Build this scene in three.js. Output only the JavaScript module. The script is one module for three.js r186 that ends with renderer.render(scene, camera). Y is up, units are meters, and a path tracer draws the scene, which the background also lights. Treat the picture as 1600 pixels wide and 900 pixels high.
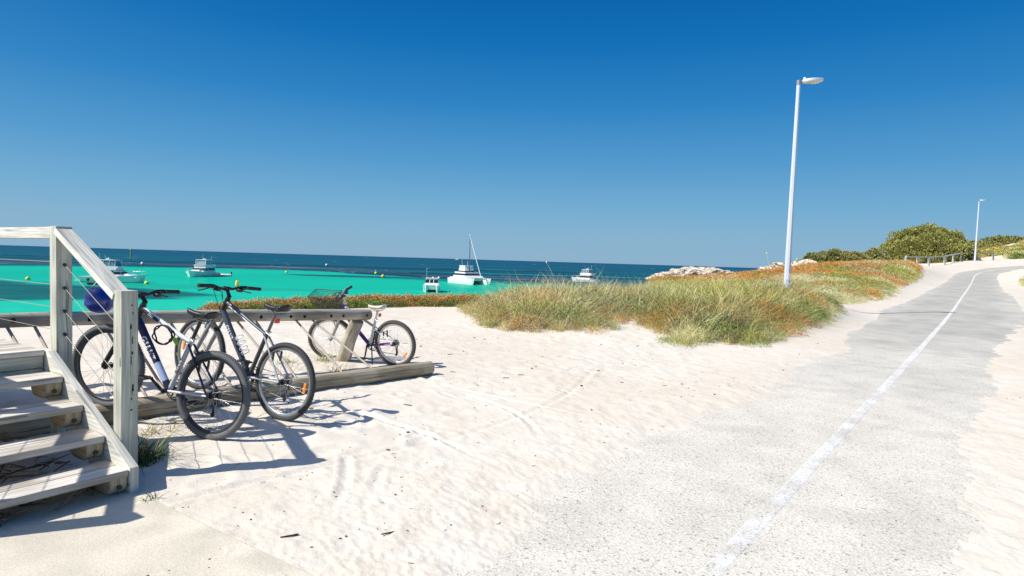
import * as THREE from 'three';
import { mergeGeometries } from 'three/addons/utils/BufferGeometryUtils.js';
import { RoundedBoxGeometry } from 'three/addons/geometries/RoundedBoxGeometry.js';
import { FontLoader } from 'three/addons/loaders/FontLoader.js';
import { Brush, Evaluator, SUBTRACTION } from 'three-bvh-csg';
import { TextGeometry } from 'three/addons/geometries/TextGeometry.js';

// ---------------------------------------------------------------- camera
const scene = new THREE.Scene();
const camera = new THREE.PerspectiveCamera(50.69, 16 / 9, 0.05, 60000);
camera.position.set(0, 1.47, 0);
camera.rotation.order = 'YXZ';
camera.rotation.set(-Math.atan(42.98 / 950), 0, 1.735 * Math.PI / 180);
const renderer = new THREE.WebGLRenderer({ antialias: true });
renderer.toneMapping = THREE.LinearToneMapping;
const EXPOSURE = 1.7;
renderer.toneMappingExposure = EXPOSURE;
renderer.shadowMap.enabled = true;

// ---------------------------------------------------------------- sky (air only, brightness by elevation)
const SUN = new THREE.Vector3(-1.093, 1.21, 0.45).normalize(), AUREOLE = 1.1;
const SRGB = (r, g, b) => { const c = new THREE.Color().setRGB(r / 255, g / 255, b / 255, THREE.SRGBColorSpace); return [c.r, c.g, c.b]; };
{
  const stops = [[-90, [142, 172, 194]], [-1, [143, 178, 203]], [0, [143, 179, 204]], [2.5, [136, 179, 208]], [5, [117, 173, 210]], [9, [85, 155, 206]], [14, [48, 132, 196]], [19, [22, 113, 184]], [24, [7, 97, 170]], [32, [5, 87, 158]], [60, [5, 80, 150]], [90, [5, 78, 146]]]
    .map(([e, c]) => [e, SRGB(...c)]);
  const w = 256, h = 512, data = new Float32Array(w * h * 4);
  for (let j = 0; j < h; j++) {
    const e = (j + 0.5) / h * 180 - 90;
    let k = 0; while (k < stops.length - 2 && stops[k + 1][0] < e) k++;
    const [e0, c0] = stops[k], [e1, c1] = stops[k + 1], t = Math.min(1, Math.max(0, (e - e0) / (e1 - e0)));
    for (let i = 0; i < w; i++) { // plus the pale aureole that clear air has round the sun
      const o = (j * w + i) * 4, er = e * Math.PI / 180, az = ((i + 0.5) / w - 0.5) * 2 * Math.PI, ct = (Math.cos(er) * Math.cos(az) * SUN.x + Math.sin(er) * SUN.y + Math.cos(er) * Math.sin(az) * SUN.z), g = AUREOLE * Math.exp(-((Math.acos(Math.max(-1, Math.min(1, ct))) / 0.5) ** 2));
      for (let q = 0; q < 3; q++) data[o + q] = (c0[q] + (c1[q] - c0[q]) * t + g * [1, 0.97, 0.92][q]) / EXPOSURE; data[o + 3] = 1; }
  }
  const tex = new THREE.DataTexture(data, w, h, THREE.RGBAFormat, THREE.FloatType);
  tex.mapping = THREE.EquirectangularReflectionMapping; tex.minFilter = tex.magFilter = THREE.LinearFilter; tex.needsUpdate = true;
  scene.background = tex; scene.environment = tex;
}
// ---------------------------------------------------------------- sun: over the left shoulder, 46 degrees up
const sun = new THREE.DirectionalLight(new THREE.Color().setRGB(1, 0.955, 0.88), 3.4);
sun.position.set(-1.093 * 40, 1.21 * 40, 0.45 * 40); sun.target.position.set(0, 0, -8);
sun.position.add(sun.target.position);
sun.castShadow = true; sun.shadow.mapSize.set(4096, 4096); sun.shadow.radius = 1;
Object.assign(sun.shadow.camera, { left: -70, right: 70, top: 70, bottom: -70, near: 1, far: 300 });
scene.add(sun, sun.target);

// ---------------------------------------------------------------- helpers
function rng(seed) { let a = seed >>> 0; return () => { a = (a + 0x6D2B79F5) | 0; let t = Math.imul(a ^ (a >>> 15), 1 | a); t = (t + Math.imul(t ^ (t >>> 7), 61 | t)) ^ t; return ((t ^ (t >>> 14)) >>> 0) / 4294967296; }; }
function hash2(i, j, s) { let h = Math.imul(i, 374761393) ^ Math.imul(j, 668265263) ^ Math.imul(s, 2147483647 - 7); h = Math.imul(h ^ (h >>> 13), 1274126177); h ^= h >>> 16; return (h >>> 0) / 4294967296; }
function vn(x, y, s = 1) { const i = Math.floor(x), j = Math.floor(y), u = x - i, v = y - j, a = u * u * (3 - 2 * u), b = v * v * (3 - 2 * v); const p = hash2(i, j, s), q = hash2(i + 1, j, s), r = hash2(i, j + 1, s), t = hash2(i + 1, j + 1, s); return p + (q - p) * a + (r - p) * b + (p - q - r + t) * a * b; }
function fbm(x, y, o = 4, s = 1) { let a = 0.5, t = 0, n = 0; for (let k = 0; k < o; k++) { t += a * vn(x, y, s + k * 17); n += a; a *= 0.5; x = x * 2.03 + 11.3; y = y * 2.03 + 5.7; } return t / n; }
const sm = (a, b, x) => { const t = Math.min(1, Math.max(0, (x - a) / (b - a))); return t * t * (3 - 2 * t); };
const mix = (a, b, t) => a + (b - a) * t;
const mix3 = (a, b, t) => [mix(a[0], b[0], t), mix(a[1], b[1], t), mix(a[2], b[2], t)];
const V = (x, y, z) => new THREE.Vector3(x, y, z);
const taken = new Map();
function numbered(n) { const k = taken.get(n) || 0; taken.set(n, k + 1); return k ? `${n}_${String(k).padStart(3, '0')}` : n; }
function mat(r, g, b, roughness = 0.8, metalness = 0, extra = {}) { const m = new THREE.MeshStandardMaterial({ roughness, metalness, ...extra }); m.color.setRGB(r, g, b); return m; }
function shadows(o) { o.traverse(c => { if (c.isMesh) { c.castShadow = true; c.receiveShadow = true; } }); return o; }
function tag(o, label, category, group) { o.userData.label = label; o.userData.category = category; if (group) o.userData.group = group; return o; }
function thing(name, label, category, pos = [0, 0, 0], turn = 0, group) { const o = new THREE.Group(); o.name = numbered(name); o.position.set(...pos); o.rotation.y = turn; scene.add(o); return tag(o, label, category, group); }
function part(name, geos, m, parent) { const g = Array.isArray(geos) ? (geos.length > 1 ? mergeGeometries(geos.map(q => q.index ? q.toNonIndexed() : q).map(stripUV2)) : geos[0]) : geos; const o = new THREE.Mesh(g, m); o.name = name; o.castShadow = o.receiveShadow = true; parent.add(o); return o; }
function stripUV2(g) { for (const k of Object.keys(g.attributes)) if (!['position', 'normal', 'uv'].includes(k)) g.deleteAttribute(k); if (!g.attributes.uv) g.setAttribute('uv', new THREE.Float32BufferAttribute(new Float32Array(g.attributes.position.count * 2), 2)); return g; }
function structure(name, g, m) { const o = new THREE.Mesh(g, m); o.name = numbered(name); o.userData.kind = 'structure'; o.castShadow = o.receiveShadow = true; scene.add(o); return o; }
function tube(p, q, r0, r1 = r0, seg = 8) { // tapered rod from p to q, uv in metres along it
  p = p.isVector3 ? p : V(...p); q = q.isVector3 ? q : V(...q);
  const L = p.distanceTo(q), g = new THREE.CylinderGeometry(r1, r0, L, seg, 1); const uv = g.attributes.uv; for (let i = 0; i < uv.count; i++) uv.setXY(i, uv.getY(i) * L, uv.getX(i) * r0 * 6.28);
  g.applyQuaternion(new THREE.Quaternion().setFromUnitVectors(V(0, 1, 0), q.clone().sub(p).normalize()));
  const c = p.clone().add(q).multiplyScalar(0.5); return g.translate(c.x, c.y, c.z);
}
function wire(pts, r, seg = 24, rs = 5) { return new THREE.TubeGeometry(new THREE.CatmullRomCurve3(pts.map(p => p.isVector3 ? p : V(...p))), seg, r, rs, false); }
function ball(c, r, sx = 1, sy = 1, sz = 1, w = 12, h = 8) { return new THREE.SphereGeometry(r, w, h).scale(sx, sy, sz).translate(...c); }
function bx(sx, sy, sz, c, rad = 0) { const g = rad ? new RoundedBoxGeometry(sx, sy, sz, 2, rad) : new THREE.BoxGeometry(sx, sy, sz); return g.translate(...c); }
// box with uv in metres, u along its longest side, each with an offset of its own
let wo = 0;
function plank(sx, sy, sz, c, chamfer = 0.004) {
  const g = new RoundedBoxGeometry(sx, sy, sz, 1, chamfer), p = g.attributes.position, n = g.attributes.normal, uv = g.attributes.uv;
  const ax = sx >= sy && sx >= sz ? 0 : sy >= sz ? 1 : 2; wo += 0.371;
  for (let i = 0; i < p.count; i++) { const q = [p.getX(i), p.getY(i), p.getZ(i)], nn = [Math.abs(n.getX(i)), Math.abs(n.getY(i)), Math.abs(n.getZ(i))]; const d = nn.indexOf(Math.max(...nn)); const oth = [0, 1, 2].filter(k => k !== ax && k !== d); const w = d === ax ? [q[(ax + 1) % 3], q[(ax + 2) % 3]] : [q[ax], q[oth[0]]]; uv.setXY(i, w[0] + wo, w[1] + wo * 0.63 + d * 0.2); }
  return c ? g.translate(...c) : g;
}
function dataTex(n, fn, srgb = true, rep = 1) { // fn(u, v) -> [r, g, b] in 0..1
  const d = new Uint8Array(n * n * 4); for (let j = 0; j < n; j++) for (let i = 0; i < n; i++) { const c = fn(i / n, j / n), o = (j * n + i) * 4; for (let k = 0; k < 3; k++) d[o + k] = Math.max(0, Math.min(255, c[k] * 255)); d[o + 3] = 255; }
  const t = new THREE.DataTexture(d, n, n); t.wrapS = t.wrapT = THREE.RepeatWrapping; t.magFilter = THREE.LinearFilter; t.minFilter = THREE.LinearMipmapLinearFilter; t.generateMipmaps = true; if (srgb) t.colorSpace = THREE.SRGBColorSpace; t.repeat.set(rep, rep); t.needsUpdate = true; return t;
}
const pn = (u, v, f, g, s) => { // periodic value noise
  const i = Math.floor(u * f), j = Math.floor(v * g), a = u * f - i, b = v * g - j, A = a * a * (3 - 2 * a), B = b * b * (3 - 2 * b), m = (x, k) => ((x % k) + k) % k; const p = hash2(m(i, f), m(j, g), s), q = hash2(m(i + 1, f), m(j, g), s), r = hash2(m(i, f), m(j + 1, g), s), t = hash2(m(i + 1, f), m(j + 1, g), s); return p + (q - p) * A + (r - p) * B + (p - q - r + t) * A * B;
};

// ---------------------------------------------------------------- the lie of the land; x to the right, d = -z away
const SEA = -4.53;
const roadPts = [[-6, -6.1], [1.0, 2.86], [6.36, 9.7], [12, 16.95], [22.4, 30.3], [30.2, 40.3], [38, 50.3], [45.4, 59.8], [49.6, 64.6], [54.5, 68.4], [60.5, 71.2], [68, 73.6], [80, 76.5], [110, 83]].map(([x, d]) => V(x, 0, -d));
const roadCurve = new THREE.CatmullRomCurve3(roadPts, false, 'catmullrom', 0.3);
const roadEl = d => { const k = [[-10, 0], [18, 0], [24, 0.08], [30, 0.24], [40, 0.47], [50, 0.82], [56, 1.08], [62, 1.45], [67, 1.9], [70, 2.4], [72, 2.75], [75, 3.25], [80, 3.8], [90, 4.5]]; let i = 0; while (i < k.length - 2 && k[i + 1][0] < d) i++; return mix(k[i][1], k[i + 1][1], Math.min(1, Math.max(0, (d - k[i][0]) / (k[i + 1][0] - k[i][0])))); };
const roadS = roadCurve.getSpacedPoints(700);
function roadDist(x, z) { // signed distance to the centre line (left negative) and the elevation there
  let lo = 0, best = 1e9; for (let i = 0; i <= 700; i += 14) { const p = roadS[i], q = (p.x - x) ** 2 + (p.z - z) ** 2; if (q < best) { best = q; lo = i; } }
  const a = Math.max(0, lo - 14), b = Math.min(700, lo + 14); for (let i = a; i <= b; i++) { const p = roadS[i], q = (p.x - x) ** 2 + (p.z - z) ** 2; if (q < best) { best = q; lo = i; } }
  const p = roadS[Math.max(0, lo - 1)], q = roadS[Math.min(700, lo + 1)], tx = q.x - p.x, tz = q.z - p.z, l = Math.hypot(tx, tz), c = roadS[lo];
  return [((x - c.x) * -tz + (z - c.z) * tx) / l, roadEl(-c.z)];
}
const ctrl = [[-8, 3, 0], [-3, 2, 0], [0, 2, 0], [4, 2, 0], [-6, 5, 0.02], [-3.5, 4, 0], [0, 5, 0], [4, 6, 0], [-2, 8, 0.02], [1, 8, 0], [5, 9, 0], [8, 12, 0], [-7, 10, 0], [-4, 12, 0.02], [-3, 15, 0.02], [-4.5, 16.5, 0], [-1.2, 17, 0.06], [0.3, 12, 0], [2.8, 11, 0], [5, 12, 0.05], [-0.3, 14.5, 0.12], [1, 15, 0.3], [3, 13.5, 0.2], [3, 17, 0.34], [5, 14.5, 0.28], [6, 18, 0.5], [8.8, 19.5, 0.6], [10.6, 20.5, 0.33], [1, 19, 0.22], [4, 21, 0.3], [12.5, 22.5, 0.06], [16, 27, 0.14], [9, 15, 0.02], [8, 27, 0.2], [12, 28, 0.35], [10, 40, 0], [17, 31, 0.55], [16, 45, 0.3], [14, 56, -0.1], [21, 35, 0.72], [25, 47, 1.75], [31, 51, 1.75], [27, 39.5, 0.45], [20, 60, 0.05], [30, 60, 1.35], [37, 61, 2.1], [31, 70, 0.9], [41, 76, 2.1], [54, 83, 2.8], [20, 66, -0.2], [64, 83, 3.5], [45, 70, 2.2], [50, 73, 2.4], [58, 78, 3.15], [75, 96, 4.8], [62, 110, 2.5], [76, 112, 4.2], [92, 112, 7.4], [110, 110, 9],[85, 110, 5.8], [50, 112, 2], [30, 98, -1.2], [40, 112, -0.5], [12, 7, 0], [22, 19, 0.1], [34, 32, 0.4], [52, 50, 1.4], [72, 64, 3.2], [90, 72, 4.2], [20, 5, 0.1], [60, 30, 2], [100, 40, 3], [140, 150, 9], [60, 160, 2], [-20, 8, 0], [-10, 14, 0], [5, 60, 0], [0, 40, 0]];
const tps = (() => { // thin plate spline over bearing and log distance
  const P = ctrl.map(([x, d]) => [Math.atan2(x, d) * 2, Math.log(Math.hypot(x, d))]), n = P.length, N = n + 3, U = r2 => r2 < 1e-12 ? 0 : r2 * Math.log(r2);
  const A = Array.from({ length: N }, () => new Float64Array(N + 1));
  for (let i = 0; i < n; i++) { for (let j = 0; j < n; j++) A[i][j] = U((P[i][0] - P[j][0]) ** 2 + (P[i][1] - P[j][1]) ** 2) + (i === j ? 0.004 : 0); A[i][n] = A[n][i] = 1; A[i][n + 1] = A[n + 1][i] = P[i][0]; A[i][n + 2] = A[n + 2][i] = P[i][1]; A[i][N] = ctrl[i][2]; }
  for (let c = 0; c < N; c++) { let b = c; for (let r = c + 1; r < N; r++) if (Math.abs(A[r][c]) > Math.abs(A[b][c])) b = r;[A[c], A[b]] = [A[b], A[c]]; for (let r = 0; r < N; r++) if (r !== c) { const f = A[r][c] / A[c][c]; if (f) for (let k = c; k <= N; k++) A[r][k] -= f * A[c][k]; } }
  const w = A.map((r, i) => r[N] / r[i]);
  return (x, d) => { const u = Math.atan2(x, d) * 2, v = Math.log(Math.hypot(x, d)); let s = w[n] + w[n + 1] * u + w[n + 2] * v; for (let i = 0; i < n; i++) s += w[i] * U((P[i][0] - u) ** 2 + (P[i][1] - v) ** 2); return s; };
})();
const crestK = [[-3, 9], [-1.2, 11.8], [-0.84, 12.4], [-0.7, 12.8], [-0.6, 13.6], [-0.45, 15.5], [-0.35, 17.2], [-0.28, 18.6], [-0.15, 19.6], [-0.05, 20.2], [0.05, 21.5], [0.15, 24], [0.2, 26], [0.255, 68], [0.42, 76], [0.47, 92], [0.6, 125], [1, 190], [3, 190]];
function crest(u) { let i = 0; while (i < crestK.length - 2 && crestK[i + 1][0] < u) i++; const t = Math.min(1, Math.max(0, (u - crestK[i][0]) / (crestK[i + 1][0] - crestK[i][0]))); return mix(crestK[i][1], crestK[i + 1][1], t); }
const logA = V(-3.75, 0, -4.62), logB = V(-1.0, 0, -7.62); // the low log lying on the sand
function baseH(x, z) { // terrain without the fine relief
  const d = -z; if (d < 0.05 && Math.hypot(x, d) < 1.2) return 0;
  let h = d < 0.5 ? 0 : tps(x, d);
  h = mix(h, 0, 1 - sm(2.2, 5, Math.hypot(x, d)));
  if (d > 14) h += (fbm(x * 0.16, d * 0.16, 3, 5) - 0.5) * 0.35 * sm(20, 60, d);
  // sand banked up behind the log
  const lx = logB.x - logA.x, lz = logB.z - logA.z, L = Math.hypot(lx, lz), al = ((x - logA.x) * lx + (z - logA.z) * lz) / L, pe = ((x - logA.x) * lz - (z - logA.z) * lx) / L;
  h += 0.12 * sm(-0.06, 0.30, pe) * (1 - sm(0.9, 2.4, pe)) * (1 - sm(1.6, 3.3, al)) * sm(-3, -0.8, al);
  const c = crest(x / Math.max(d, 0.5)), t = d - c; if (t > 0) h -= Math.min(8, 0.5 * t * sm(0, 3, t) * (c > 60 ? 0.25 : 1));
  return h;
}
const prand = rng(91), prints = [];
for (let k = 0; k < 620; k++) { const x = -5.5 + prand() * 10.5, d = 2.4 + prand() * 11; prints.push([x, d, prand() * 6.28, 0.05 + prand() * 0.05, 0.10 + prand() * 0.08, 0.008 + prand() * 0.016]); }
const pgrid = new Map(); for (const p of prints) { for (let i = -1; i <= 1; i++) for (let j = -1; j <= 1; j++) { const k = (Math.floor(p[0] * 2.5) + i) + ',' + (Math.floor(p[1] * 2.5) + j); if (!pgrid.has(k)) pgrid.set(k, []); pgrid.get(k).push(p); } }
const tracks = [[[-0.86, 4.1], [-0.83, 3.75], [-0.85, 3.4], [-0.9, 3.1], [-1.0, 2.7]], [[-1.15, 4.3], [-1.05, 3.9], [-1.0, 3.5], [-1.02, 3.2], [-1.2, 2.95], [-1.5, 2.8]], [[-0.45, 6.5], [0.0, 5.9], [0.2, 5.4], [0.25, 5.0]], [[-0.8, 7.0], [0.4, 6.0], [1.1, 5.4]], [[-1.4, 5.6], [-0.7, 5.0], [-0.2, 4.4], [0.2, 3.8]], [[-2.0, 3.4], [-1.2, 4.2], [-0.2, 5.2], [0.6, 6.6], [1.2, 8.4]]].map(t => new THREE.CatmullRomCurve3(t.map(([x, d]) => V(x, 0, d))).getSpacedPoints(36));
function relief(x, z) {
  const d = -z, near = 1 - sm(12, 22, d); let h = 0;
  if (near > 0) {
    h += near * ((fbm(x * 2.1, d * 2.1, 3, 31) - 0.5) * 0.042 + (fbm(x * 7.5, d * 7.5, 2, 47) - 0.5) * 0.009);
    const l = pgrid.get(Math.floor(x * 2.5) + ',' + Math.floor(d * 2.5)); if (l) for (const [px, pd, an, a, b, dep] of l) { const dx = x - px, dd = d - pd, u = (dx * Math.cos(an) + dd * Math.sin(an)) / a, v = (-dx * Math.sin(an) + dd * Math.cos(an)) / b, q = u * u + v * v; if (q < 4) h += dep * (-Math.exp(-q * 1.6) + 0.55 * Math.exp(-((Math.sqrt(q) - 1.35) ** 2) * 7)); }
    if (d < 9 && x > -2.5 && x < 2) for (const t of tracks) { let b = 1; for (let i = 1; i < t.length; i++) { const p = t[i - 1], vx = t[i].x - p.x, vz = t[i].z - p.z, f = Math.min(1, Math.max(0, ((x - p.x) * vx + (d - p.z) * vz) / (vx * vx + vz * vz))), q = (p.x + vx * f - x) ** 2 + (p.z + vz * f - d) ** 2; if (q < b) b = q; } b = Math.sqrt(b); if (b < 0.12) h += 0.024 * (-Math.exp(-((b / 0.026) ** 2)) + 0.5 * Math.exp(-(((b - 0.055) / 0.02) ** 2))); }
  } else h += (fbm(x * 0.9, d * 0.9, 3, 31) - 0.5) * 0.10;
  return h;
}
function H(x, z) { // final ground height
  const d = -z; let h = baseH(x, z);
  const [rd, re] = (x > -8 && x + 14 > d * 0.4) || d > 50 ? roadDist(x, z) : [-50, 0]; const a = Math.abs(rd);
  let r = relief(x, z);
  if (a < 9) {
    const far = sm(8, 22, d), edge = mix(rd < 0 ? 0.86 : 0.72, 1.75, far) + (fbm(x * 0.7, d * 0.7, 3, 77) - 0.5) * mix(0.9, 0.35, far) - 0.25 * (rd < 0 ? sm(10, 6, d) * 0 : 0);
    const t = sm(edge - 0.45, edge + 0.75, a);
    const bed = re - 0.035 + 0.05 * t + (vn(x * 38, d * 38, 3) - 0.5) * 0.010 * (1 - far) + (vn(x * 9, d * 9, 8) - 0.5) * 0.012;
    const k = sm(1.5, 2.9 + 2.2 * sm(20, 50, d), a);
    h = mix(bed, h + r, k); if (a > 1.5) h = Math.max(h, mix(bed, h, 0.5));
  } else h += r;
  { const px = x + 2.2362, pz = z + 3.5539, A = px * 0.55803 - pz * 0.82982, Q = px * 0.82982 + pz * 0.55803; h = mix(h, -0.03, sm(0.03, -0.05, A) * sm(-1.75, -1.65, A) * sm(0.98, 0.75, Q) * sm(-0.42, -0.34, Q)); }
  return h;
}

// ---------------------------------------------------------------- sand
const sandBump = dataTex(1024, (u, v) => { let g = 0.55 * pn(u, v, 160, 160, 3) + 0.45 * pn(u, v, 420, 420, 4); g = 0.5 * g + 0.3 * pn(u, v, 24, 24, 9) + 0.2 * pn(u, v, 60, 60, 12); return [g, g, g]; }, false);
const sandMap = dataTex(1024, (u, v) => { const g = pn(u, v, 512, 512, 21), c = pn(u, v, 90, 90, 22), b = pn(u, v, 11, 11, 24); let k = 0.93 + 0.07 * g - 0.05 * c * b; if (g > 0.93 && pn(u, v, 200, 200, 29) > 0.6) k *= 0.7; return [k, k * (0.995 - 0.012 * b), k * (0.985 - 0.03 * b)]; });
{
  const NR = 860, NA = 640, A0 = -1.32, A1 = 1.36, pos = new Float32Array(NR * NA * 3), col = new Float32Array(NR * NA * 3), uv = new Float32Array(NR * NA * 2), idx = [];
  const light = [0.755, 0.71, 0.635], warm = [0.715, 0.645, 0.545];
  for (let i = 0; i < NR; i++) {
    const t = i / (NR - 1), r = 0.7 * Math.pow(260 / 0.7, mix(t, t * t, 0.18));
    for (let j = 0; j < NA; j++) {
      const a = mix(A0, A1, j / (NA - 1)), x = Math.sin(a) * r, z = -Math.cos(a) * r, o = i * NA + j;
      pos.set([x, H(x, z), z], o * 3); uv.set([x / 1.7, z / 1.7], o * 2);
      const n = sm(0.35, 0.7, fbm(x * 0.45, z * 0.45, 4, 61)) * 0.55 + 0.35 * sm(0.5, 0.75, fbm(x * 2.3, z * 2.3, 3, 64)); col.set(mix3(light, warm, n), o * 3);
    }
  }
  for (let i = 0; i < NR - 1; i++) for (let j = 0; j < NA - 1; j++) { const a = i * NA + j, b = a + 1, c = a + NA, d = c + 1; idx.push(a, b, c, b, d, c); }
  const g = new THREE.BufferGeometry(); g.setAttribute('position', new THREE.BufferAttribute(pos, 3)); g.setAttribute('color', new THREE.BufferAttribute(col, 3)); g.setAttribute('uv', new THREE.BufferAttribute(uv, 2)); g.setIndex(idx); g.computeVertexNormals();
  structure('sand', g, new THREE.MeshStandardMaterial({ vertexColors: true, roughness: 1, map: sandMap, bumpMap: sandBump, bumpScale: 0.0035 }));
}
// ---------------------------------------------------------------- road and its centre line
const tarMap = dataTex(1024, (u, v) => { const f = pn(u, v, 300, 300, 41), c = pn(u, v, 150, 150, 42), b = pn(u, v, 9, 9, 43); let k = 0.90 + 0.08 * b; k *= f > 0.72 ? 0.88 : f < 0.2 ? 1.05 : 1; if (c > 0.82 && f > 0.5) k *= 0.74; if (c < 0.16) k *= 1.08; return [k, k * 0.995, k * 0.975]; });
const tarBump = dataTex(512, (u, v) => { const g = 0.6 * pn(u, v, 150, 150, 42) + 0.4 * pn(u, v, 256, 256, 46); return [g, g, g]; }, false);
function ribbon(w0, w1, nx, s0, s1, ns, lift, colour) {
  const pos = [], col = [], uv = [], idx = [];
  for (let i = 0; i <= ns; i++) {
    const t = mix(s0, s1, Math.pow(i / ns, 1.6)), p = roadCurve.getPointAt(t), tg = roadCurve.getTangentAt(t), nx_ = -tg.z, nz_ = tg.x;
    for (let j = 0; j <= nx; j++) { const w = mix(w0, w1, j / nx), x = p.x + nx_ * w, z = p.z + nz_ * w; pos.push(x, roadEl(-p.z) + (lift && (j === 0 || j === nx) ? -0.002 : lift) - w * w * 0.004, z); col.push(...colour(x, z, w)); uv.push(x / 1.9, z / 1.9); }
  }
  for (let i = 0; i < ns; i++) for (let j = 0; j < nx; j++) { const a = i * (nx + 1) + j, b = a + 1, c = a + nx + 1, d = c + 1; idx.push(a, b, c, b, d, c); }
  const g = new THREE.BufferGeometry(); g.setAttribute('position', new THREE.Float32BufferAttribute(pos, 3)); g.setAttribute('color', new THREE.Float32BufferAttribute(col, 3)); g.setAttribute('uv', new THREE.Float32BufferAttribute(uv, 2)); g.setIndex(idx); g.computeVertexNormals();
  const n = g.attributes.normal; if (n.getY(10) < 0) { g.index.array.reverse?.(); const ia = g.index.array; ia.reverse(); g.computeVertexNormals(); }
  return g;
}
// sand trodden onto the asphalt around the beach entrance lies thick there and thins out up the road
const dust = (x, z, w) => { const d = -z, n = fbm(x * 0.8, z * 0.8, 4, 88), m = fbm(x * 3.2, z * 3.2, 3, 89); const acc = 1 - sm(6, 17, d); return Math.min(1, Math.max(0, 0.12 + 0.86 * acc + (n - 0.5) * 0.8 + (m - 0.5) * 0.4 + 0.35 * sm(1.0, 2.0, Math.abs(w)))); };
const tarC = [0.45, 0.442, 0.41], dustC = [0.72, 0.685, 0.625];
structure('road', ribbon(-2.15, 2.15, 44, 0, 1, 900, 0, (x, z, w) => mix3(tarC, dustC, dust(x, z, w))), new THREE.MeshStandardMaterial({ vertexColors: true, roughness: 0.95, map: tarMap, bumpMap: tarBump, bumpScale: 0.003 }));
structure('road_line', ribbon(-0.055, 0.055, 10, 0.03, 0.70, 900, 0.003, (x, z) => mix3([0.80, 0.80, 0.79], mix3(tarC, dustC, 0.7), Math.min(1, 0.85 * sm(0.36, 0.72, fbm(x * 9, z * 9, 4, 93)) * (0.35 + 0.65 * (1 - sm(4, 16, -z)))))), new THREE.MeshStandardMaterial({ vertexColors: true, roughness: 0.85, map: tarMap }));

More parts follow.
